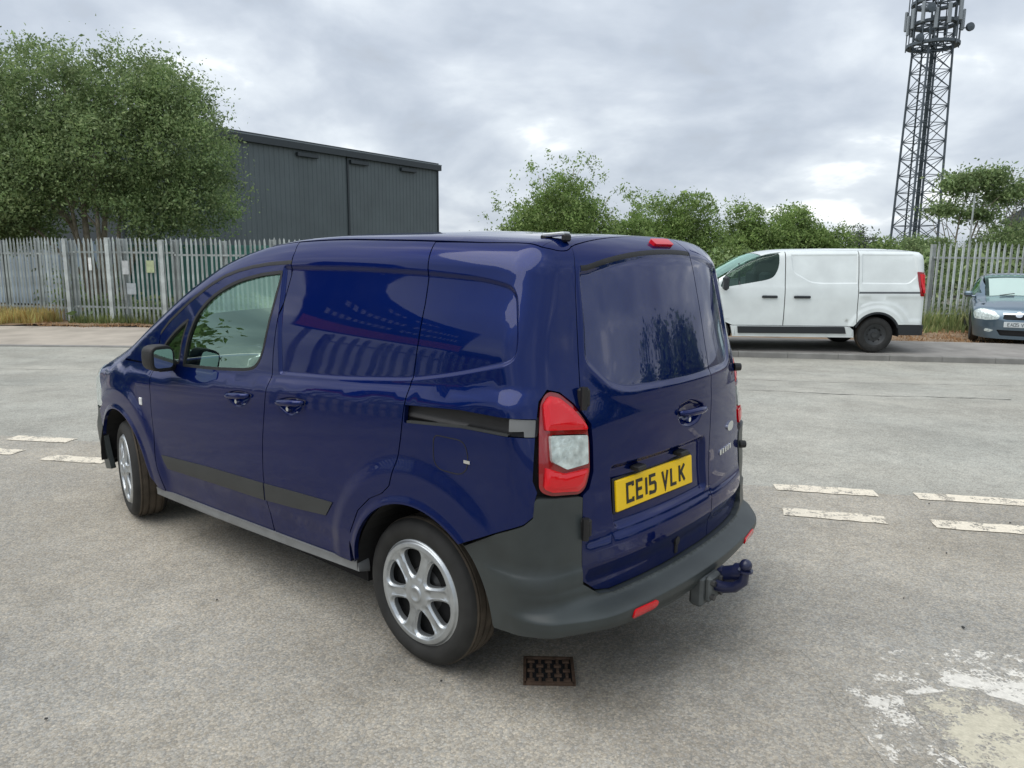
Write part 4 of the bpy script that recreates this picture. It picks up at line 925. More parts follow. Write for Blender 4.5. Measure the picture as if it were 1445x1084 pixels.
# heavier weathered posts standing in front of the left fence
for k, (x, y) in enumerate([(-11.45, 19.28), (-10.22, 19.02), (-8.72, 18.72)]):
    mb = MB(); mb.box((0, 0, 1.0), (.09, .012, 2.3)); mb.box((0, .09, 1.0), (.09, .012, 2.3)); mb.box((0, .045, 1.0), (.010, .08, 2.3)); mb.box((0, .04, -.10), (.22, .2, .12), bev=.02)
    o = mb.build('steel_post', MT['pale'], loc=(x, y, vz(x, y))); tag(o, ['heavy steel post at the left fence corner, beside the dry grass', 'heavy steel post in the left fence, in front of the tree trunk', 'heavy steel post in the left fence, nearest the blue van'][k], 'post', 'posts in the left fence')
# mesh gate at the left edge
gt = tag(empty('gate', (-18.3, 21.6, vz(-16, 22)), math.atan2(-.6, 2.2)), 'light grey metal mesh gate at the far left edge, beyond the dry grass', 'gate')
mb = MB()
for z in (.12, 1.1, 1.75, 2.05): mb.box((1.0, 0, z), (2.6, .05, .06))
for x in (-.3, 1.0, 2.3): mb.box((x, 0, 1.08), (.05, .05, 2.0))
mb.build('gate_frame', MT['alu'], gt)
for k in range(24):
    mb = MB(); mb.box((-.25+.107*k, 0, 1.08), (.014, .014, 1.95)); mb.build('bar', MT['pale'], gt)
# signs on the left fence
for (x, y, z, w_, h_, c_, lb) in ((-9.05, 18.80, 1.28, .22, .30, (.42, .48, .28), 'pale yellow green notice fixed to the left fence'), (-9.75, 18.95, 1.25, .18, .34, (.50, .52, .52), 'upper pale grey notice on the left fence'), (-9.62, 18.92, .72, .26, .28, (.38, .42, .44), 'lower grey notice on the left fence'), (-10.75, 19.16, 1.33, .09, .32, (.80, .82, .80), 'narrow white notice hanging on the left fence')):
    mb = MB(); mb.box((0, 0, 0), (w_, .006, h_), bev=.002); o = mb.build('notice', mat('notice_'+lb[:5], c_, .6, noise=(9, .2)), loc=(x, y, z)); o.rotation_euler = (0, 0, -.2); tag(o, lb, 'notice')

# =====================================================================  FOLIAGE
def leafmat(name, c1, c2, c3, sc=1.0):
    m = bpy.data.materials.new(name); m.use_nodes = True; t = m.node_tree; b = t.nodes['Principled BSDF']; g = t.nodes.new('ShaderNodeNewGeometry')
    cr_ = t.nodes.new('ShaderNodeValToRGB'); e = cr_.color_ramp.elements; e[0].color = (*c1, 1); e[1].color = (*c3, 1); q = e.new(.55); q.color = (*c2, 1)
    t.links.new(g.outputs['Random Per Island'], cr_.inputs[0])
    nn = t.nodes.new('ShaderNodeTexNoise'); nn.inputs['Scale'].default_value = 1.5; nn.inputs['Detail'].default_value = 3; t.links.new(g.outputs['Position'], nn.inputs['Vector'])
    mr = t.nodes.new('ShaderNodeMapRange'); mr.inputs[1].default_value = .3; mr.inputs[2].default_value = .7; mr.inputs[3].default_value = .62; mr.inputs[4].default_value = 1.55; t.links.new(nn.outputs[0], mr.inputs[0])
    vs = t.nodes.new('ShaderNodeVectorMath'); vs.operation = 'SCALE'; t.links.new(cr_.outputs[0], vs.inputs[0]); t.links.new(mr.outputs[0], vs.inputs['Scale'])
    t.links.new(vs.outputs[0], b.inputs['Base Color']); b.inputs['Roughness'].default_value = .55; b.inputs['Specular IOR Level'].default_value = .35
    tr = t.nodes.new('ShaderNodeBsdfTranslucent'); t.links.new(vs.outputs[0], tr.inputs[0]); ms = t.nodes.new('ShaderNodeMixShader'); ms.inputs[0].default_value = .42
    o = t.nodes['Material Output']; t.links.new(b.outputs[0], ms.inputs[1]); t.links.new(tr.outputs[0], ms.inputs[2]); t.links.new(ms.outputs[0], o.inputs[0]); return m
MT['leafA'] = leafmat('leaves_dull_green', (.125, .185, .080), (.215, .300, .120), (.33, .40, .19))
MT['leafB'] = leafmat('leaves_fresh_green', (.125, .195, .060), (.215, .315, .095), (.34, .43, .16))
MT['leafC'] = leafmat('leaves_grey_green', (.09, .115, .085), (.15, .175, .125), (.24, .25, .19))
MT['bark'] = mat('bark', (.30, .26, .20), .95, noise=(6, .35, 6), bump=(25, .8, .03))
def leaves(name, P, size, m, parent=None, flat=.0):
    """one small bent leaf blade per point"""
    n = len(P); a = rng.normal(size=(n, 3)); a /= np.linalg.norm(a, axis=1, keepdims=True); b_ = rng.normal(size=(n, 3)); b_[:, 2] += flat; b_ -= a*(a*b_).sum(1, keepdims=True); b_ /= np.linalg.norm(b_, axis=1, keepdims=True)
    nrm = np.cross(a, b_); s_ = size*np.exp(rng.normal(-.04, .27, (n, 1)))
    V = np.stack([P-a*s_*.5, P+b_*s_*.24+nrm*s_*.08, P+a*s_*.5, P-b_*s_*.24+nrm*s_*.08], 1).reshape(-1, 3)
    me = bpy.data.meshes.new(name); me.vertices.add(4*n); me.vertices.foreach_set('co', V.ravel()); me.loops.add(4*n); me.loops.foreach_set('vertex_index', np.arange(4*n)); me.polygons.add(n)
    me.polygons.foreach_set('loop_start', np.arange(n)*4); me.polygons.foreach_set('loop_total', np.full(n, 4)); me.update(); me.materials.append(m)
    o = bpy.data.objects.new(name, me); COL.objects.link(o); o.parent = parent; return o
def crown_pts(blobs, n, shell=.55, clump=.16, nclump=None):
    """blobs: (x,y,z,rx,ry,rz); leaf clumps sit towards the outside of each"""
    vol = np.array([b[3]*b[4]*b[5] for b in blobs])**.72; vol /= vol.sum(); out_ = []
    for b, f in zip(blobs, vol):
        k = max(60, int(n*f)); nc = max(8, k//(nclump or 34)); d = rng.normal(size=(nc, 3)); d /= np.linalg.norm(d, axis=1, keepdims=True)
        r = (shell+(1-shell)*rng.uniform(0, 1, nc)**.7)*(1+rng.normal(0, .09, nc)); c_ = np.array(b[:3])+d*r[:, None]*np.array(b[3:])
        idx = rng.integers(0, nc, k); cs = clump*rng.uniform(.6, 1.7, nc); p = c_[idx]+rng.normal(size=(k, 3))*cs[idx][:, None]*np.array([1, 1, .75]); out_.append(p)
        kf = k//3; q = rng.normal(size=(kf, 3)); q *= (rng.uniform(0, 1, (kf, 1))**(1/3))/np.linalg.norm(q, axis=1, keepdims=True); out_.append(np.array(b[:3])+q*np.array(b[3:])*.92)
    return np.concatenate(out_)
def limbs(base, tips, r0, seed=0, spread=.35):
    """trunk and boughs as one tapered mesh: from base up to a fork, then to each tip"""
    r_ = random.Random(seed); mb = MB()
    for i, (tp, rr_) in enumerate(tips):
        b_ = Vector(base)+Vector((r_.uniform(-spread, spread), r_.uniform(-spread, spread), 0)); tp = Vector(tp); n = 7; pts = []
        for k in range(n):
            t = k/(n-1); p = b_.lerp(tp, t); p.x += (b_.x-tp.x)*.25*math.sin(PI*t)*.8+r_.uniform(-.07, .07)*(tp-b_).length*.3*(0 < t < 1); p.y += r_.uniform(-.05, .05); pts.append(p)
        mb.tube(pts, [max(.012, rr_*(1-.82*k/(n-1))) for k in range(n)], 7)
        for k in range(3, n-1):
            q = pts[k]; e = q+Vector((r_.uniform(-1, 1), r_.uniform(-1, 1), r_.uniform(.3, 1.2)))*(tp-b_).length*.16; mb.tube([q, q.lerp(e, .5)+Vector((0, 0, .05)), e], [rr_*.35, rr_*.22, .012], 5)
    return mb
def tree(name, label, loc, blobs, n, size, m, tips, r0, cat='tree', group=None, shell=.5, clump=.16, seed=0, spread=.2, nclump=None):
    t = tag(empty(name, loc), label, cat, group)
    limbs((0, 0, -.3), [((x, y, z), r) for x, y, z, r in tips], r0, seed, spread).build('trunk', MT['bark'], t, smooth=True)
    leaves('crown', crown_pts(blobs, n, shell, clump, nclump), size, m, t); return t
# big tree on the left: X -17.6..-8.1 at depth 23, top 8.2
bl = [(-1.2, 0, 6.3, 2.3, 2.2, 1.9), (1.2, .2, 6.5, 2.0, 2.0, 1.55), (-3.3, .2, 5.6, 2.0, 2.0, 2.5), (2.9, 0, 5.0, 1.75, 1.9, 2.0), (.6, -.8, 4.7, 2.2, 1.8, 1.6), (-2.0, -1.0, 4.2, 2.2, 1.8, 1.7), (3.35, -.2, 3.4, 1.35, 1.5, 1.25), (1.9, -.6, 2.9, 1.1, 1.2, .85), (-3.6, -.4, 2.9, 2.0, 1.5, 1.2), (-2.2, -.9, 3.0, 1.0, 1.0, .8), (-5.2, .2, 6.2, 1.9, 2, 2.4), (-5.5, 0, 3.6, 1.8, 1.8, 1.6), (2.6, -.3, 6.3, 1.2, 1.4, 1.1), (.6, .6, 3.9, 1.8, 1.0, 1.0), (-2.6, .6, 3.4, 2.4, 1.0, 1.5), (-3.8, .8, 2.4, 1.8, .8, .8)]
tree('broadleaf_tree', 'large round dense tree behind the fence at the left edge', (-11.95, 22.0, -.15), [(a*.93-.12, b_, c*.945, d*.90, e*.9, f*.90) for a, b_, c, d, e, f in bl], 140000, .094, MT['leafA'],
     [(-.7, 0, 6.4, .13), (.9, .1, 6.2, .12), (2.6, 0, 4.6, .10), (-2.4, .1, 5.4, .12), (-3.9, 0, 3.6, .09), (.3, -.5, 5.2, .10), (1.6, .4, 5.6, .09), (-1.4, -.4, 4.6, .10)], .2, shell=.35, clump=.19, seed=3, spread=.42, nclump=46)
# loose round bush tree in the middle
bl = [(0, 0, 3.0, 2.0, 1.7, 1.5), (-1.0, 0, 2.5, 1.4, 1.4, 1.3), (1.2, 0, 2.6, 1.4, 1.4, 1.3), (.3, 0, 4.0, 1.2, 1.2, 1.1), (0, 0, 1.3, 2.6, 1.6, 1.2)]
bt = tree('bushy_tree', 'light green loose bushy tree above the blue van roof', (1.75, 30, -.2), bl, 34000, .115, MT['leafB'], [(0, 0, 3.6, .09), (-1.0, 0, 3.0, .06), (1.0, 0, 3.2, .06), (-1.9, 0, 3.9, .03), (2.0, 0, 4.1, .03), (.6, 0, 5.2, .03), (-.6, 0, 4.9, .03)], .1, shell=.3, clump=.17, seed=5)
pp = []
for k in range(46):
    a = rng.uniform(-.15, PI+.15); rr_ = rng.uniform(1.0, 1.22); c_ = np.array([.3+2.75*math.cos(a)*rr_, rng.uniform(-.6, .6), 2.7+2.75*math.sin(a)*rr_*.92]); pp.append(c_+rng.normal(size=(rng.integers(10, 34), 3))*.11)
leaves('outer_sprays', np.concatenate(pp), .115, MT['leafB'], bt)
# hedge trees
def blob_tree(name, label, x, y, hw, top, n, m, size=.12, bottom=.2, seed=0, group='green trees behind the fence', shell=.45, dens=.14):
    if size == .12: n = int(n*1.9)
    r_ = random.Random(seed); bl = []
    for k in range(6):
        bx = r_.uniform(-.6, .6)*hw; bz = bottom+(top-bottom)*r_.uniform(.3, .72); bl.append((bx, r_.uniform(-.4, .4), bz, hw*r_.uniform(.42, .62), hw*.5, (top-bottom)*r_.uniform(.24, .34)))
    bl.append((0, 0, bottom+(top-bottom)*.35, hw*.95, hw*.7, (top-bottom)*.38)); bl.append((r_.uniform(-.2, .2)*hw, 0, bottom+(top-bottom)*.78, hw*.5, hw*.5, (top-bottom)*.24))
    return tree(name, label, (x, y, -.2), bl, n, size, m, [(r_.uniform(-.5, .5)*hw, 0, top*.7, .07) for _ in range(4)], .1, seed=seed, group=group, shell=shell, clump=dens)
blob_tree('hedge_tree', 'dense green tree just right of the van roof, tallest of the hedge', 7.5, 32, 2.5, 4.45, 17000, MT['leafB'], seed=11)
blob_tree('hedge_tree', 'dense green tree behind the white van windscreen', 10.6, 34, 1.9, 4.25, 12000, MT['leafB'], seed=12)
blob_tree('hedge_tree', 'rounded green tree above the middle of the white van', 12.9, 34.5, 2.0, 4.25, 12000, MT['leafB'], seed=17)
blob_tree('hedge_tree', 'low green bush between the loose bushy tree and the hedge', 4.7, 31, 1.7, 3.5, 8000, MT['leafB'], seed=14)
blob_tree('hedge_tree', 'sloping green bush at the right end of the hedge', 14.6, 34, 1.3, 3.2, 6000, MT['leafB'], seed=15)
for k, (x, tp, lb) in enumerate(((16.1, 3.35, 'thin dark sapling behind the white van roof, left one'), (17.15, 3.0, 'small green sapling behind the white van roof, right one'))):
    blob_tree('sapling', lb, x, 35.5, .65, tp, 1900, MT['leafC' if k == 0 else 'leafB'], size=.15, bottom=.6, seed=20+k, group='saplings behind the white van', shell=.1, dens=.2)
for k, x in enumerate((-.9, -1.9)):
    blob_tree('sapling', ['tiny shrub at the foot of the bushy tree, beside the dark building', 'tiny thin shrub nearest the dark building corner'][k], x, 31, .5, 2.75-.15*k, 900, MT['leafC'], size=.14, bottom=.6, seed=30+k, group='shrubs by the dark building', shell=.1, dens=.18)
# right-hand trees beside and behind the tower
t_ = tree('sparse_tree', 'green open-branched tree to the right of the mast', (23.4, 40, -.2), [(-.2, 0, 5.6, 1.0, .9, .55), (1.3, 0, 5.9, 1.3, .9, .5), (1.9, 0, 5.0, .9, .8, .3), (-.8, 0, 4.3, 1.0, .9, .3), (.9, 0, 4.1, .9, .9, .3), (2.9, 0, 5.3, .6, .6, .4)], 7500, .18, MT['leafA'],
     [(-1.2, 0, 4.6, .06), (.3, 0, 5.9, .08), (1.6, 0, 6.1, .07), (2.4, 0, 5.2, .06), (-.8, 0, 4.2, .05), (-1.4, 0, 3.7, .05)], .1, shell=.1, clump=.26, seed=7)
tree('bare_tree', 'thin pale grey tree at the top right edge', (29.4, 46, -.2), [(0, 0, 5.4, 2.4, 1.2, 1.4), (2, 0, 5.6, 2.0, 1.2, 1.2)], 2600, .16, MT['leafC'], [(x_, 0, z_, .045) for x_, z_ in ((-2, 5), (-1.4, 6), (-.6, 6.6), (.4, 6.9), (1.2, 6.3), (2.1, 6.6), (3, 5.9), (-2.4, 4.2), (.9, 5.2), (3.4, 5.0))], .1, shell=.1, clump=.3, seed=8)
blob_tree('hedge_tree', 'dark green bush at the foot of the mast', 21.2, 38, 2.6, 2.95, 11000, MT['leafA'], seed=41)
blob_tree('hedge_tree', 'broad green bush behind the right fence', 25.2, 39, 3.0, 3.75, 14000, MT['leafA'], seed=42)
blob_tree('hedge_tree', 'dark green bush behind the blue car', 29.2, 40, 3.0, 3.5, 13000, MT['leafA'], seed=43)
# understory seen through the pales
leaf_bank = []
for (x0, x1, y_, zt) in ((-15, -11, 24.5, 1.2), (-12, -2, 20.6, .45), (2, 19, 24, 1.9), (1.5, 11.5, 21.5, 1.5)):
    k = int((x1-x0)*650); p = np.stack([rng.uniform(x0, x1, k), y_+rng.normal(0, .5, k), -.2+zt*rng.uniform(0, 1, k)**1.2+.25*np.sin(np.linspace(0, 40, k))], 1); leaf_bank.append(p)
o = leaves('undergrowth', np.concatenate(leaf_bank), .15, MT['leafA']); tag(o, 'tangled green undergrowth behind the palisade fences', 'undergrowth', kind='stuff')
# grass
def grass(name, label, areas, m, hgt):
    V = []; F = []
    for (poly, n, h_) in areas:
        q = np.array(poly); lo = q.min(0); hi = q.max(0); P_ = rng.uniform(lo, hi, (n*3, 2)); P_ = P_[inside(P_, poly)][:n]
        for x, y in P_:
            hh = h_*rng.uniform(.4, 1.3); a = rng.uniform(0, PI); w_ = .010+.012*rng.random(); dx, dy = math.cos(a)*w_, math.sin(a)*w_; lx, ly = rng.normal(0, .22, 2)*hh; z = vz(x, y); k = len(V)
            V += [(x-dx, y-dy, z), (x+dx, y+dy, z), (x+lx*.4+dx*.6, y+ly*.4+dy*.6, z+hh*.6), (x+lx*.4-dx*.6, y+ly*.4-dy*.6, z+hh*.6), (x+lx, y+ly, z+hh)]; F += [(k, k+1, k+2, k+3), (k+3, k+2, k+4)]
    o = meshobj(name, V, F, m); return tag(o, label, 'grass', kind='stuff')
MT['dry'] = leafmat('dry_grass', (.42, .28, .11), (.55, .45, .18), (.42, .42, .16))
MT['green'] = leafmat('green_grass', (.14, .19, .07), (.23, .28, .11), (.38, .38, .18))
grass('dry_grass', 'yellow dry grass along the foot of the left fence', [([(-18, 20.0), (-18, 21.8), (-12.4, 20.0), (-11.6, 19.2), (-12, 18.7)], 6500, .34), ([(-18, 18.9), (-18, 20.6), (-12.6, 19.2), (-12.8, 18.6)], 3800, .22)], MT['dry'], .3)
grass('weeds', 'green weeds growing along the fence foot', [([(-11.4, 19.0), (-11.4, 19.6), (-4, 18.9), (-4, 18.2)], 2600, .24), ([(10.2, 19.0), (10.2, 19.9), (18, 20.4), (18, 19.3)], 4500, .50), ([(8.0, 18.0), (8.0, 19.2), (14, 19.5), (14, 18.2)], 1500, .22)], MT['green'], .3)
grass('leaf_litter_grass', 'short dry brown grass beside the white van', [([(8.0, 16.2), (8.0, 18.6), (14, 18.8), (14, 16.0)], 3800, .07), ([(-12, 18.3), (-12, 18.9), (-6, 18.5), (-6, 18.2)], 900, .05)], mat('brown_grass', (.34, .20, .10), .9, noise=(5, .3)), .07)

# =====================================================================  DARK CLAD WAREHOUSE
MT['clad'] = mat('dark_cladding', (.108, .132, .137), .5, spec=.4, noise=(.5, .12, 5))
MT['clad2'] = mat('dark_trim', (.030, .040, .045), .5)
wa, wb = Vector((-17.5, 34.2, 0)), Vector((-5.25, 53, 0)); wd_ = (wb-wa); WL = wd_.length; wang = math.atan2(wd_.y, wd_.x)
wh = tag(empty('warehouse', tuple(wa), wang), 'long dark grey metal-clad warehouse behind the left fence', 'warehouse')
def cladding(x0, x1, z0, z1, y=0, pitch=.33):
    V = []; F = []; x = x0
    prof = []
    while x < x1-.01:
        for (dx, dy) in ((0, 0), (.20, 0), (.225, .022), (.305, .022)):
            if x+dx < x1: prof.append((x+dx, y+dy))
        x += pitch
    prof.append((x1, y)); n = len(prof)
    V = [(a, b, z0) for a, b in prof]+[(a, b, z1) for a, b in prof]; F = [(i, i+1, n+i+1, n+i) for i in range(n-1)]; return V, F
seam = WL*.62
V, F = cladding(0, seam-.06, -.3, 7.25); meshobj('cladding_panel', V, F, MT['clad'], wh)
V, F = cladding(seam+.06, WL, -.3, 7.25); meshobj('cladding_panel', V, F, MT['clad'], wh)
mb = MB(); mb.box((seam, -.03, 3.45), (.13, .10, 7.5)); mb.build('downpipe', MT['clad2'], wh)
mb = MB(); mb.box((WL/2, -.10, 7.42), (WL+.3, .30, .34)); mb.build('gutter', MT['clad2'], wh)
mb = MB(); mb.box((WL/2, -.06, 7.62), (WL+.4, .36, .05)); mb.build('verge_trim', mat('pale_trim', (.20, .23, .24), .4, metal=.3), wh)
mb = MB(); mb.box((WL/2, 9.0, 7.7), (WL+.3, 18, .12)); mb.build('roof', MT['clad2'], wh)
V, F = cladding(0, 18, -.3, 7.25); meshobj('end_wall', [(WL, x, z) for x, y, z in V], F, MT['clad'], wh)
mb = MB(); mb.box((0, 9, 3.5), (.2, 18, 7.5)); mb.box((WL/2, 18, 3.5), (WL, .2, 7.5)); mb.build('rear_wall', MT['clad2'], wh)
mb = MB(); mb.box((WL, 0, 3.5), (.12, .12, 7.6)); mb.build('corner_trim', MT['clad2'], wh)
for t in (.22, .48, .66, .86):
    mb = MB(); mb.box((WL*t, -.12, 7.0), (1.5, .18, .22), bev=.02); mb.build('eaves_light', MT['clad2'], wh)
# teal shipping container and pale cabin seen through the left pales
def container(name, label, loc, rz, d, m, cat):
    c_ = tag(empty(name, loc, rz), label, cat); L_, W_2, H_ = d
    V, F = cladding(0, L_, 0, H_, 0, .28); meshobj('side_panel', V, F, m, c_)
    V, F = cladding(0, L_, 0, H_, 0, .28); meshobj('side_panel', [(x, y+W_2, z) for x, y, z in V], F, m, c_)
    mb = MB(); mb.box((L_/2, W_2/2, H_), (L_+.05, W_2+.05, .10)); mb.build('roof', m, c_)
    mb = MB(); mb.box((0, W_2/2, H_/2), (.08, W_2, H_)); mb.build('end_door', m, c_); mb = MB(); mb.box((L_, W_2/2, H_/2), (.08, W_2, H_)); mb.build('end_door', m, c_); return c_
MT['teal'] = mat('teal_container_paint', (.06, .20, .165), .55, noise=(1.2, .2, 5)); MT['pblue'] = mat('pale_blue_cabin', (.34, .42, .50), .5, noise=(1.2, .2, 5))
container('shipping_container', 'teal green shipping container behind the left fence', (-11.7, 22.4, -.2), -.08, (6.0, 2.4, 2.0), MT['teal'], 'container')
container('site_cabin', 'pale blue site cabin behind the mesh gate', (-19.6, 27.2, -.2), -.25, (3.9, 2.4, 2.15), MT['pblue'], 'cabin')
# grey roofed shed at far right
sh_ = tag(empty('shed', (33.0, 44.0, 0), .1), 'grey roofed shed behind the trees at the right edge', 'shed')
mb = MB(); mb.box((3, 2.5, 1.8), (8, 5, 4.2)); mb.build('wall', MT['clad'], sh_)
mb = MB(); mb.add([(-1.3, -.3, 3.85), (7.3, -.3, 3.85), (7.3, 2.5, 5.0), (-1.3, 2.5, 5.0), (7.3, 5.3, 3.85), (-1.3, 5.3, 3.85)], [(0, 1, 2, 3), (3, 2, 4, 5), (0, 3, 5), (1, 4, 2)]); mb.build('roof', mat('slate_roof', (.10, .11, .13), .6, noise=(2, .2)), sh_)

# =====================================================================  LATTICE MAST
MT['lat'] = mat('mast_steel', (.085, .105, .12), .5, metal=.2)
MT['ant'] = mat('antenna_grey', (.26, .29, .31), .5)
mast = tag(empty('telecom_mast', (42.2, 80, -.2), .12), 'tall steel lattice telecom mast on the right, crowned with antennas', 'mast')
def hw(z): return 1.62-(1.62-1.28)*min(z, 23)/23
legs = []
for (sx_, sy_) in ((-1, -1), (1, -1), (1, 1), (-1, 1)):
    mb = MB(); mb.tube([(sx_*hw(0), sy_*hw(0), 0), (sx_*hw(23), sy_*hw(23), 23), (sx_*hw(23), sy_*hw(23), 29.5)], [.13, .11, .09], 6); mb.build('mast_leg', MT['lat'], mast)
zz_ = [0]; 
while zz_[-1] < 22.2: zz_.append(zz_[-1]+1.7)
br = MB()
for f_ in range(4):
    c0 = [(-1, -1), (1, -1), (1, 1), (-1, 1)]; a, b_ = c0[f_], c0[(f_+1) % 4]
    for i in range(len(zz_)-1):
        z0, z1 = zz_[i], zz_[i+1]; h0, h1 = hw(z0), hw(z1)
        br.tube([(a[0]*h0, a[1]*h0, z0), (b_[0]*h1, b_[1]*h1, z1)], .042, 4); br.tube([(b_[0]*h0, b_[1]*h0, z0), (a[0]*h1, a[1]*h1, z1)], .045, 4); br.tube([(a[0]*h1, a[1]*h1, z1), (b_[0]*h1, b_[1]*h1, z1)], .05, 4)
o = br.build('bracing', MT['lat'], mast); o['kind'] = 'stuff'
mb = MB(); mb.box((.15, .2, 12.2), (.36, .16, 23.5)); mb.box((-.75, .5, 12.2), (.12, .12, 23.5)); mb.build('cable_ladder', mat('cable_run', (.03, .045, .05), .6), mast)
def ringp(z, r, t_, nm):
    mb = MB(); prof = [(r-t_, z-.14), (r, z-.14), (r, z+.14), (r-t_, z+.14), (r-t_, z-.14)]; mb.lathe(prof, 28, 'Z'); mb.build(nm, MT['lat'], mast)
for z, r in ((22.9, 2.45), (24.9, 2.2), (26.9, 2.3), (28.9, 2.2)):
    ringp(z, r, .5, 'platform_ring'); mb = MB()
    for a in np.linspace(0, PI, 5)[:-1]: mb.box((0, 0, z), (2*r, .1, .12), rz=a)
    mb.build('platform_beam', MT['lat'], mast)
for k in range(14):
    a = 2*PI*k/14+.1; rr_ = 2.25+.12*(k % 3); z = 24.9+(k % 3)*.35
    mb = MB(); mb.tube([(rr_*math.cos(a), rr_*math.sin(a), 22.6), (rr_*math.cos(a), rr_*math.sin(a), 29.8)], .06, 5); mb.build('antenna_pole', MT['lat'], mast)
    mb = MB(); mb.box(((rr_+.2)*math.cos(a), (rr_+.2)*math.sin(a), z), (.24, .34, 1.9), rz=a, bev=.05); mb.build('panel_antenna', MT['ant'], mast)
    if k % 2: mb = MB(); mb.box(((rr_+.2)*math.cos(a), (rr_+.2)*math.sin(a), z+3.1), (.24, .30, 1.6), rz=a, bev=.05); mb.build('panel_antenna', MT['ant'], mast)
for (x, z, r) in ((-2.9, 23.0, .38), (-2.0, 25.8, .45), (2.3, 24.2, .40), (1.0, 27.2, .45)):
    mb = MB(); mb.lathe([(0, .0), (r, .06), (r, .3), (r*.9, .38), (0, .42)], 20, 'Y', (x, -2.3, z)); mb.tube([(x, -1.9, z), (x*.7, -1.4, z)], .06, 5); mb.build('dish', MT['lat'], mast, angle=40)
# slim lamp column near the mast
lc = tag(empty('utility_pole', (20.45, 34, -.2)), 'slim bare grey pole standing in front of the mast', 'pole')
mb = MB(); mb.tube([(0, 0, 0), (0, 0, 4.6)], [.05, .035], 8); mb.build('pole', MT['post'], lc); mb = MB(); mb.box((0, 0, 0.1), (.2, .2, .5), bev=.02); mb.build('pole_base', MT['post'], lc)

# =====================================================================  WHITE VAN
PRT = pchip([-1.0, -.85, -.6, 0, 1.5, 2.0, 2.3, 2.6, 2.95, 3.3, 3.6, 3.9, 4.05, 4.15], [1.90, 1.93, 1.955, 1.97, 1.955, 1.915, 1.83, 1.68, 1.47, 1.25, 1.15, 1.04, .90, .70])
WT = pchip([.2, .35, .55, 1.0, 1.2, 1.25, 1.5, 1.8, 1.97, 2.1], [.92, .945, .955, .952, .94, .925, .885, .825, .785, .74])
def f_tr(x, y, z):
    ay = np.abs(y)
    return smax([ay-WT(z)+.12*np.clip((x-2.7)/1.3, 0, 2)**2, -x-(.925-.035*sstep(.9, 1.9, z)-.05*(ay/.9)**2), (z-(PRT(x)-.05*(ay/.8)**2))*.95, x-(4.07-.28*(ay/.9)**2.2-.3*np.clip(z-.7, 0, 1)**1.5)], .09)
T = Body(f_tr, PRT, -.55, 3.6, .3, .6, 1.68, .3, .22)
P_A = rpoly([(1.66, 1.82), (.40, 1.84), (.40, 1.30), (1.05, 1.29), (1.28, 1.31), (1.62, 1.50)], [.03, .03, .03, .06, .08, .08]); P_B = rpoly([(.33, 1.84), (-.70, 1.84), (-.72, 1.46), (-.56, 1.30), (.33, 1.30)], [.03, .06, .08, .08, .03])
P_C = [(3.3, .80), (2.62, .78), (2.45, .66), (1.95, .64), (1.95, .50), (3.3, .5)]
def disp_tr(u, v):
    u = np.asarray(u, float); v = np.asarray(v, float); d = np.zeros(np.broadcast(u, v).shape); m = (u > -.85) & (u < 1.8) & (v > 1.2)
    if m.any(): d[m] -= .016*sstep(0, .03, np.maximum(sd(u[m], v[m], P_A), sd(u[m], v[m], P_B)))
    r = np.hypot(u, v-.335); d += .02*(1-sstep(.50, .58, r))*sstep(.2, .4, v)*(np.abs(u) < 1)
    d -= .016*sstep(.62, .60, v)*(u > .55)*(u < 3); r2_ = np.hypot(u+.02, v-.335); d -= .010*sstep(.62, .66, r2_)*sstep(1.06, 1.02, v)*sstep(-.80, -.76, u)*sstep(.34, .30, u)*sstep(.60, .64, v)
    return d
MT['white'] = mat('white_paint', (.76, .81, .80), .35, coat=.8, coat_r=.03, noise=(3, .07, 7)); MT['tblack'] = mat('van_black_trim', (.018, .022, .026), .5)
PTR = B_ = T.P(disp_tr); tv = tag(empty('parked_van', (6.99, 15.16, -.150), PI-.045), 'white medium panel van parked side-on by the far kerb, left of the blue car', 'van')
XT = np.concatenate([rings(P_A, (0, .01, .02, .03)), rings(P_B, (0, .01, .02, .03)), *[np.stack([r*np.cos(a_), .335+r*np.sin(a_)], 1) for r in (.50, .53, .56, .59, .63, .66) for a_ in [np.linspace(-.1, PI+.1, 50)]]])
TG = rpoly([(2.98, 1.20), (2.90, 1.36), (2.60, 1.68), (2.36, 1.81), (1.87, 1.84), (1.87, 1.62), (1.96, 1.42), (2.10, 1.36)], [.03, .1, .1, .1, .05, .1, .1, .1])
def ptop(x): return float(T.zc(np.array(x)))+.22*1.0
def tp(name, poly, **k): return panel(name, [poly], PTR, k.pop('m', MT['white']), tv, res=k.pop('res', .06), resb=.03, flange=.015, extra=XT, **k)
fdT = [(1.765, .50), (1.765, 1.885)]+[(x, ptop(x)-.05) for x in (2.0, 2.2, 2.4, 2.6, 2.8, 3.0)]+[(3.0, 1.1), (3.0, .62), (2.72, .50)]
slT = [(1.748, .50), (1.748, 1.885), (.392, 1.90), (.392, .55), (.44, .50)]
arcT = [(.43*math.cos(a), .335+.43*math.sin(a)) for a in np.linspace(.45, PI-.42, 20)]
quT = [(.376, 1.90), (-.50, 1.895), (-.9, 1.90), (-.99, 1.86), (-.985, .53), (-.36, .53)]; quT = [(.376, 1.90), (-.50, 1.895), (-.98, 1.89), (-.99, .54)]+[(.43*math.cos(a), .335+.43*math.sin(a)) for a in np.linspace(PI-.5, .50, 20)]+[(.376, .80)]
for nm, pl, hl in (('front_door', fdT, [TG]), ('sliding_door', slT, []), ('quarter_panel', quT, [])): dual(panel(nm, [pl], PTR, MT['white'], tv, holes=hl, res=.06, resb=.03, flange=.015, extra=XT))
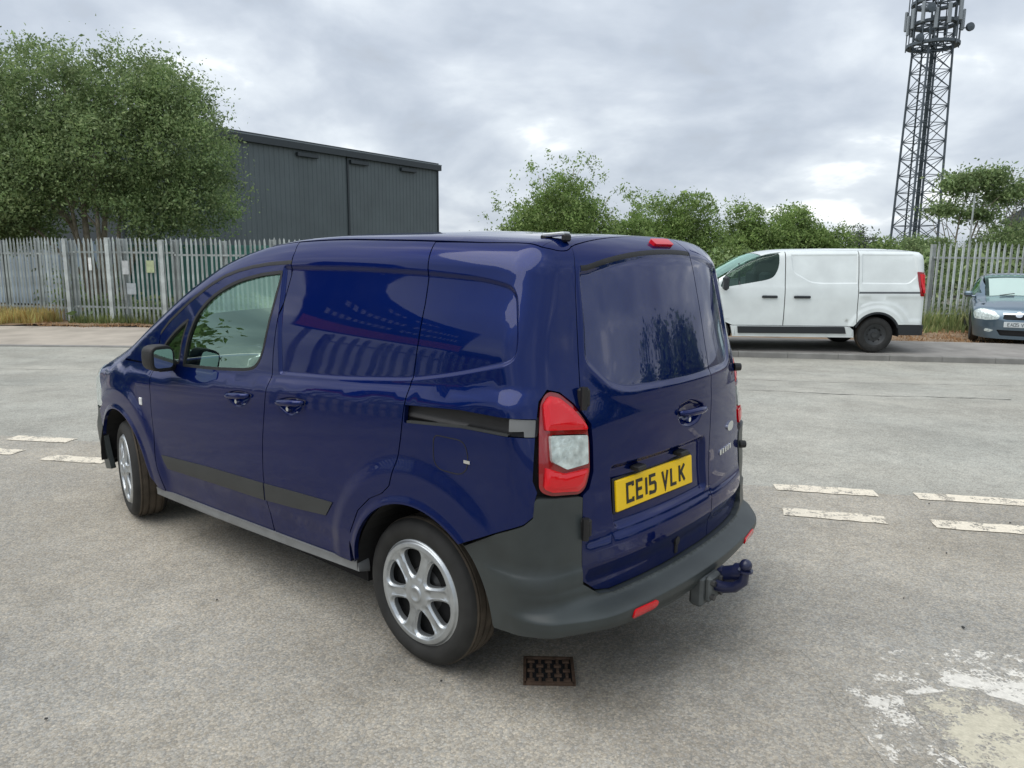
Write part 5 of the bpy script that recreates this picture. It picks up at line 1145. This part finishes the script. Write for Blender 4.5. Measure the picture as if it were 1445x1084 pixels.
dual(panel('window_glass', [TG], T.P(off=-.012), glassmat('dark_van_glass', (.25, .34, .31), 1.5, 0, 1.3), tv, flange=0, res=.1, resb=.05))
mb = MB(); a, b_ = T.surf(np.array([2.62, 2.58]), np.array([1.27, 1.70]), .0); mb.tube([tuple(a), tuple(b_)], .02, 6); mb.build('window_divider', MT['tblack'], tv)
dual(panel('lower_body', [[(.55, .49), (2.75, .49), (2.70, .28), (.40, .28), (.42, .42), (.50, .49)]], T.P(off=-.012), MT['white'], tv, flange=.05, res=.1, resb=.06))
dual(panel('side_strip', [[(.60, .485), (2.62, .475), (2.60, .345), (.56, .355)]], T.P(off=.012), MT['tblack'], tv, flange=.03, res=.1, resb=.06))
bmp = [(-.37, .53), (-.98, .535), (-1.02, .535), (-2.3, .535), (-2.64, .535)]; bT = [(-.37, .53), (T.UE+.55*0-(-.0)+(-(.55-.37)), .53)]
uE = T.UE-(.55-.37)
panel('rear_bumper', [[(-.38, .53), (uE+.01, .53), (uE+.01, .34), (-.43, .34)]], T.P(lambda u, v: .02+.04*sstep(-.7, -1.1, u)*sstep(T.UE+.1, T.UL-.1, u)), MT['tblack'], tv, flange=.05, res=.1, resb=.06)
panel('rear_door', [[(-1.0, .55), (-1.0, 1.90), (T.UR-.6, 1.93), (T.UE+.45, 1.90), (T.UE+.45, .55)]], T.P(off=-.002), MT['white'], tv, flange=.02, res=.12, resb=.08)
for pl in (rpoly([(-.69, 1.54), (-.84, 1.52), (-.90, 1.40), (-.88, 1.08), (-.71, 1.08)], .02),):
    dual(panel('tail_light', [pl], T.P(off=.014), MT['red_dark'], tv, flange=.02, res=.05, resb=.03)); dual(panel('tail_lens', [rpoly([(-.72, 1.50), (-.82, 1.48), (-.86, 1.38), (-.84, 1.14), (-.74, 1.14)], .02)], T.P(off=.022), MT['red'], tv, flange=.012, res=.05, resb=.03))
dual(panel('door_rail', [[(.37, 1.155), (-.78, 1.165), (-.78, 1.13), (.37, 1.12)]], T.P(off=.002), mat('rail_shadow_grey', (.10, .11, .12), .6), tv, flange=.004, res=.1, resb=.05))
for (x0, x1) in ((1.90, 2.19), (1.28, 1.59)):
    for s_ in (1, -1):
        p = T.surf(np.array([(x0+x1)/2]), np.array([1.045]), .02)[0]; mb = MB(); mb.box((p[0], p[1]*s_, p[2]), (x1-x0, .04, .05), bev=.012); mb.build('door_handle', MT['tblack'], tv)
rT = [(-.54, .30-.02), (1.7, .30-.02), (1.76, .20), (2.25, .20)]
tqT = .22*PI/2
panel('roof', [[(-.549, topv(0, 0)*0+1.90-1.65), (1.765, .235), (2.2, .225), (2.2, 2*tqT+1.2-.225), (1.765, 2*tqT+1.2-.235), (-.549, 2*tqT+1.2-.25)]], T.P(top=True, off=.0), MT['white'], tv, flange=.01, res=.12, resb=.08)
rp_ = [(-.551, .24), (-1.0, .24), (-1.02, .30), (T.UE+.45, .30), (T.UE+.43, .24), (T.UE-.0, .24), (T.UE+.001, tqT-.001), (-.551, tqT-.001)]
panel('roof_end', [rp_], T.P(top=True), MT['white'], tv, flange=.01, res=.1, resb=.06)
panel('windscreen', [[(2.22, .23), (3.28, .23), (3.28, 2*tqT+1.2-.23), (2.22, 2*tqT+1.2-.23)]], T.P(top=True), MT['carglass'], tv, flange=0, res=.15, resb=.08)
panel('bonnet', [[(3.3, .18), (3.6, .15), (3.6, 2*tqT+1.2-.15), (3.3, 2*tqT+1.2-.18)], [(3.601, .02), (T.FE-.001, .02), (T.FE-.001, tqT-.001), (3.601, tqT-.001)]], T.P(top=True), MT['white'], tv, flange=.01, res=.12, resb=.08)
dual(panel('front_wing', [[(3.012, .60), (3.012, ptop(3.012)-.05), (3.59, ptop(3.6)-.07), (3.6, .75), (3.50, .60)]+[(3.098+.43*math.cos(a), .335+.43*math.sin(a)) for a in np.linspace(.65, PI-.75, 12)]], T.P(), MT['white'], tv, flange=.01, res=.1, resb=.06))
panel('front_bumper', [[(3.48, .62), (3.6, .80), (T.FL, .84), (T.FR, .84), (T.FE, .80), (T.FE+.12, .62), (T.FE+.1, .25), (3.5, .25)]], T.P(), MT['tblack'], tv, flange=.03, res=.12, resb=.08)
inn = panel('inner_shell', [[(-.549, .35), (-.549, 1.86), (1.82, 1.86), (1.82, .30), (.45, .30), (.45, .62), (.2, .80), (-.2, .80), (-.42, .6), (-.42, .35)]], T.P(off=-.04), MT['dark'], tv, flange=0, res=.2, resb=.1); mirror_obj(inn)
mb = MB(); mb.box((1.6, 0, .38), (4.2, 1.5, .12)); mb.box((0, 0, .45), (.9, 1.2, .4)); mb.box((3.1, 0, .5), (.9, 1.2, .5)); mb.box((1.84, 0, 1.05), (.04, 1.66, 1.2)); mb.build('underbody', MT['dark'], tv)
mb = MB(); mb.box((3.0, 0, 1.05), (.4, 1.6, .25), bev=.06)
for y in (.5, -.5): mb.box((2.25, y, .85), (.5, .5, .2), bev=.05); mb.box((2.02, y, 1.2), (.14, .5, .6), bev=.05)
o = mb.build('cab_interior', MT['interior'], tv)
for y_ in (.95, -.95):
    mb = MB(); mb.box((2.92, 1.11*(1 if y_ > 0 else -1), 1.30), (.10, .20, .27), bev=.04); mb.box((2.90, .99*(1 if y_ > 0 else -1), 1.22), (.08, .16, .06), bev=.02); mb.build('door_mirror', MT['tblack'], tv)
for (x, s_) in ((0, 1), (0, -1), (3.098, 1), (3.098, -1)):
    we = empty('wheel', (x, .83*s_, .335)); we.parent = tv; wheel_parts(we, s_, .338, .21, .205, cover=False)
    mb = MB(); h = .105; s = s_
    mb.lathe([(0, s*(h-.045)), (.055, s*(h-.040)), (.06, s*(h-.06)), (.12, s*(h-.07)), (.155, s*(h-.035)), (.18, s*(h-.03)), (.195, s*(h-.012)), (.206, s*(h-.012))], 36, 'Y'); ri = mb.build('wheel_rim', mat('dark_steel_rim', (.035, .038, .04), .5), we, angle=40)
    for k in range(8):
        a = k*PI/4; mb = MB(); mb.tube([(.135*math.cos(a), s*(h-.06), .135*math.sin(a)), (.135*math.cos(a), s*(h-.046), .135*math.sin(a))], .017, 8); mb.build('vent_hole', MT['dark'], ri)
    mb = MB(); n = 20; vs = []
    for k in range(n+1):
        a = -.06+(PI+.12)*k/n
        for y in (.94, .55): vs.append((x+.435*math.cos(a), s_*y, .335+.435*math.sin(a)))
    vs.append((x, s_*.55, .335)); mb.add(vs, [(2*k, 2*k+1, 2*k+3, 2*k+2) for k in range(n)]+[(2*k+1, 2*n+2, 2*k+3) for k in range(n)]).build('arch_liner', MT['arch'], tv)
    if x == 0:
        q = [(.445*math.cos(a), .335+.445*math.sin(a)) for a in np.linspace(.35, PI-.35, 22)]+[(.405*math.cos(a), .335+.405*math.sin(a)) for a in np.linspace(PI-.35, .35, 22)]
        if s_ > 0: dual(panel('arch_lip', [q], T.P(lambda u, v: .024+0*u), MT['tblack'], tv, flange=.03, res=.1, resb=.05))

# =====================================================================  BLUE HATCHBACK
PRC = pchip([-3.0, -2.2, -1.7, -1.35, -1.1, -.75, -.40, -.2, .1, .4, .6, .72, .82], [1.30, 1.44, 1.47, 1.455, 1.40, 1.20, .985, .945, .90, .84, .78, .70, .50])
WC = pchip([.15, .3, .5, .75, .88, .95, 1.2, 1.45, 1.6], [.80, .83, .845, .84, .82, .775, .69, .60, .55])
def f_car(x, y, z):
    ay = np.abs(y); return smax([ay-WC(z)+.10*np.clip((x-.1)/.7, 0, 2)**2, -x-2.95, (z-(PRC(x)-.06*(ay/.7)**2.2))*.9, x-(.80-.30*(ay/.8)**2.4-.35*np.clip(z-.52, 0, 1)**1.4-.12*np.clip(.35-z, 0, 1))], .09)
K = Body(f_car, PRC, -2.3, .2, .32, .42, 1.2, .24, .2)
MT['cblue'] = mat('steel_blue_paint', (.14, .20, .25), .32, metal=.75, coat=1, coat_r=.02)
bc = tag(empty('parked_car', (10.98, 16.30, -.155), -PI/2-.50), 'steel blue hatchback parked nose-on at the right edge, before the fence', 'car')
KC = (K.FL+K.FR)/2; tqK = .2*PI/2; mrr = lambda pl: [(2*KC-a, b_) for a, b_ in pl][::-1]
HLc = rpoly([(.42, .52), (.36, .66), (.50, .70), (.70, .665), (.79, .60), (.76, .535), (.62, .505)], .035)
GRc = rpoly([(.86, .635), (.84, .545), (.90, .53), (2*KC-.90, .53), (2*KC-.84, .545), (2*KC-.86, .635)], .02)
LIc = rpoly([(.74, .31), (.82, .19), (2*KC-.82, .19), (2*KC-.74, .31)], .03)
arcK = [(.37*math.cos(a), .30+.37*math.sin(a)) for a in np.linspace(.0, PI, 20)]
front = [(.38, .30), (.375, .16), (.6, .12), (2*KC-.6, .12), (2*KC-.375, .16), (2*KC-.38, .30)]+[(2*KC-.36, .42), (2*KC-.30, .55), (2*KC-.24, .76), (2*KC-.6, .76)]+[(.6, .76), (.24, .76), (.30, .55), (.36, .42)]
panel('front_bumper', [front], K.P(), MT['cblue'], bc, holes=[HLc, mrr(HLc), GRc, LIc], res=.04, resb=.02, flange=.03)
for pl in (HLc, mrr(HLc)):
    hlx = panel('headlight', [pl], K.P(off=-.004), MT['clear'], bc, flange=0, res=.03, resb=.02)
panel('grille', [GRc], K.P(off=-.03), MT['rubber'], bc, flange=0, res=.06, resb=.04)
for v in (.558, .585, .61): panel('grille_slat', [[(.87, v-.005), (2*KC-.87, v-.005), (2*KC-.87, v+.005), (.87, v+.005)]], K.P(off=-.012), MT['tblack'], bc, flange=.01, res=.06, resb=.04)
panel('grille_trim', [[(.84, .637), (2*KC-.84, .637), (2*KC-.84, .652), (.84, .652)]], K.P(off=.006), MT['chrome'], bc, flange=.008, res=.06, resb=.04)
panel('oval_badge', [[(KC+.062*math.cos(a), .622+.042*math.sin(a)) for a in np.linspace(0, 2*PI, 20)[:-1]]], K.P(off=.012), MT['chrome'], bc, flange=.02, res=.04)
panel('lower_grille', [LIc], K.P(off=-.05), MT['rubber'], bc, flange=0, res=.06, resb=.04)
for pl in (rpoly([(.60, .33), (.58, .27), (.66, .25), (.70, .30)], .02),):
    for q in (pl, mrr(pl)): panel('fog_light', [q], K.P(off=.004), MT['clear'], bc, flange=.01, res=.03)
p = K.surf(np.array([KC]), np.array([.43]), .018)[0]
mb = MB(); mb.box((0, 0, 0), (.012, .52, .112), bev=.003); npl = mb.build('number_plate', mat('white_plate', (.62, .66, .66), .4), bc, loc=tuple(p))
xx = -.19
for ch in 'EA05 VLC'.replace('V', 'V'):
    if ch == ' ': xx += .03; continue
    mbx = strokes(ch, xx, -.032, .036, .064, .011, -.0015, .002); vs = [(.0065-y_*1.0, x_, z_) for x_, y_, z_ in mbx.v]; mbx.v = vs; mbx.build('plate_character', mat('plate_grey', (.09, .11, .12), .6) if 'plate_grey' not in bpy.data.materials else bpy.data.materials['plate_grey'], npl); xx += .053
panel('bonnet', [[(-.401, .19), (.199, .19), (.199, 2*tqK+.84-.19), (-.401, 2*tqK+.84-.19)], [(.2, .19), (.35, .13), (.6, .10), (2*KC-.6, .10), (2*KC-.35, .13), (2*KC-.2, .19), (2*KC-.2, tqK), (.2, tqK)]], K.P(top=True), MT['cblue'], bc, flange=.01, res=.06, resb=.04)
panel('sunshade', [[(-.52, .24), (-1.15, .22), (-1.15, 2*tqK+.84-.22), (-.52, 2*tqK+.84-.24)][::-1]], K.P(top=True, off=-.05), mat('silver_sunshade', (.80, .80, .80), .5), bc, flange=0, res=.12, resb=.08)
panel('windscreen', [[(-.405, .20), (-1.22, .17), (-1.22, 2*tqK+.84-.17), (-.405, 2*tqK+.84-.20)][::-1]], K.P(top=True), MT['carglass'], bc, flange=0, res=.1, resb=.06)
panel('roof', [[(-1.24, .17), (-2.29, .17), (-2.29, 2*tqK+.84-.17), (-1.24, 2*tqK+.84-.17)][::-1]], K.P(top=True), MT['cblue'], bc, flange=.01, res=.1, resb=.06)
zk = lambda x: float(K.zc(np.array(x)))
gls = rpoly([(-.55, .97), (-1.15, 1.30), (-1.9, 1.33), (-2.2, 1.25), (-2.2, .98)], .04)
sidek = [(.235, .76)]+[(x, zk(x)+.19) for x in (.19, -.1, -.36)]+[(x, zk(x)+.185) for x in (-.5, -.8)]+[(-1.2, zk(-1.2)+.165), (-2.29, zk(-2.29)+.165), (-2.29, .22), (-.38, .22)]+[(.37*math.cos(a), .30+.37*math.sin(a)) for a in np.linspace(PI-.2, .3, 20)]+[(.33, .45), (.28, .55)]
dual(panel('body_side', [sidek], K.P(), MT['cblue'], bc, holes=[gls], res=.08, resb=.04, flange=.02)); dual(panel('window_glass', [gls], K.P(off=-.01), MT['carglass'], bc, flange=0, res=.1, resb=.06))
panel('tailgate', [[(-2.3, .25), (-2.3, 1.3), (K.UE, 1.3), (K.UE, .25)]], K.P(), MT['cblue'], bc, flange=.02, res=.15, resb=.1)
for s_ in (1, -1):
    mb = MB(); mb.box((-.52, .90*s_, 1.0), (.12, .17, .13), bev=.04); mb.box((-.52, .80*s_, .95), (.07, .12, .05), bev=.02); mb.build('door_mirror', MT['cblue'], bc)
mb = MB(); mb.box((-.62, 0, .88), (.4, 1.3, .16), bev=.04)
for y in (.36, -.36): mb.box((-1.45, y, .80), (.16, .46, .62), bev=.06); mb.box((-1.5, y, 1.2), (.09, .24, .16), bev=.03)
mb.build('interior', MT['interior'], bc); mb = MB(); mb.box((-1.0, 0, .3), (3.2, 1.3, .16)); mb.box((.1, 0, .42), (.8, 1.0, .4)); mb.build('underbody', MT['dark'], bc)
mb = MB()
for y in (.25, -.30): mb.tube([(-.37, y, .99), (-.47, y+.28, 1.035)], .010, 5)
mb.build('wiper', MT['rubber'], bc)
for (x, s_) in ((0, 1), (0, -1), (-2.5, 1), (-2.5, -1)):
    we = empty('wheel', (x, .74*s_, .29)); we.parent = bc; wheel_parts(we, s_, .295, .18, .19, cover=False); mb = MB(); mb.lathe([(0, s_*.05), (.12, s_*.06), (.19, s_*.075)], 24, 'Y'); mb.build('wheel_rim', MT['cover'], we)

# =====================================================================  WHAT STANDS OUT OF FRAME AND SHOWS IN THE PAINT
fz = lambda x, y: -.02
pale_fence('palisade_fence', 'steel palisade fence beside the side road, mirrored in the blue van side', [(-7.4, -3.4), (-7.4, 3.9)], 2.35, .085, .155, 2.75, fz)
sg = tag(empty('sign_board', (-8.1, 1.9, 0), PI/2), 'large blue sign board with white and orange lettering, mirrored in the blue van side', 'sign')
mb = MB(); mb.box((1.3, 0, 3.45), (2.7, .06, 1.75)); mb.build('board', mat('sign_blue', (.02, .05, .22), .4), sg)
for x in (.2, 2.4): mb = MB(); mb.box((x, .08, 1.7), (.1, .1, 3.6)); mb.build('post', MT['post'], sg)
mb = MB(); mb.box((1.3, -.035, 2.85), (2.6, .012, .42)); mb.build('orange_band', mat('sign_orange', (.65, .15, .05), .5), sg)
MT['swhite'] = mat('sign_white', (.75, .75, .78), .5)
for (z, x0, n, h_) in ((4.10, .95, 8, .08), (3.75, .35, 19, .15), (3.38, .25, 22, .15)):
    for k in range(n):
        if k == n//2: continue
        mb = MB(); mb.box((x0+k*.10, -.037, z), (.052, .012, h_*rng.uniform(.7, 1))); mb.build('lettering', MT['swhite'], sg)
for k in range(9):
    blob_tree('roadside_tree', ['leafy tree off to the right, farthest behind the camera', 'second tree from the back of the row off to the right', 'third tree from the back of the row off to the right', 'fourth tree from the back of the row off to the right', 'middle tree of the row off to the right', 'fourth tree from the far kerb in the row to the right', 'third tree from the far kerb in the row to the right', 'second tree from the far kerb in the row to the right', 'tree of the row off to the right that stands nearest the far kerb'][k], 24+(k % 3)*1.5, -15+3.9*k, 3.0, 4.6+.5*((k*7) % 4), 2600, MT['leafA'], size=.42, bottom=-.4, seed=60+k, group='trees off to the right', dens=.4)
for k, (x, y, hw_, tp_) in enumerate(((-16, -6, 4, 5.5), (-15, 9.5, 3.2, 4.2), (-13, -14, 4, 6))):
    blob_tree('roadside_tree', ['leafy tree behind the side road fence', 'leafy tree off to the left near the main road', 'leafy tree far behind the side road fence'][k], x, y, hw_, tp_, 5000, MT['leafA'], size=.32, bottom=.2, seed=70+k, group='trees off to the left', dens=.4)
un = tag(empty('industrial_unit', (-14, -3.2, 0), 0), 'low brick industrial unit behind the side road fence', 'building')
mb = MB(); mb.box((0, 0, 1.6), (5, 9, 3.2)); mb.build('wall', mat('dull_brick', (.16, .075, .05), .9, noise=(4, .25)), un); mb = MB(); mb.box((0, 0, 3.3), (5.4, 9.4, .25)); mb.build('roof', MT['clad2'], un)
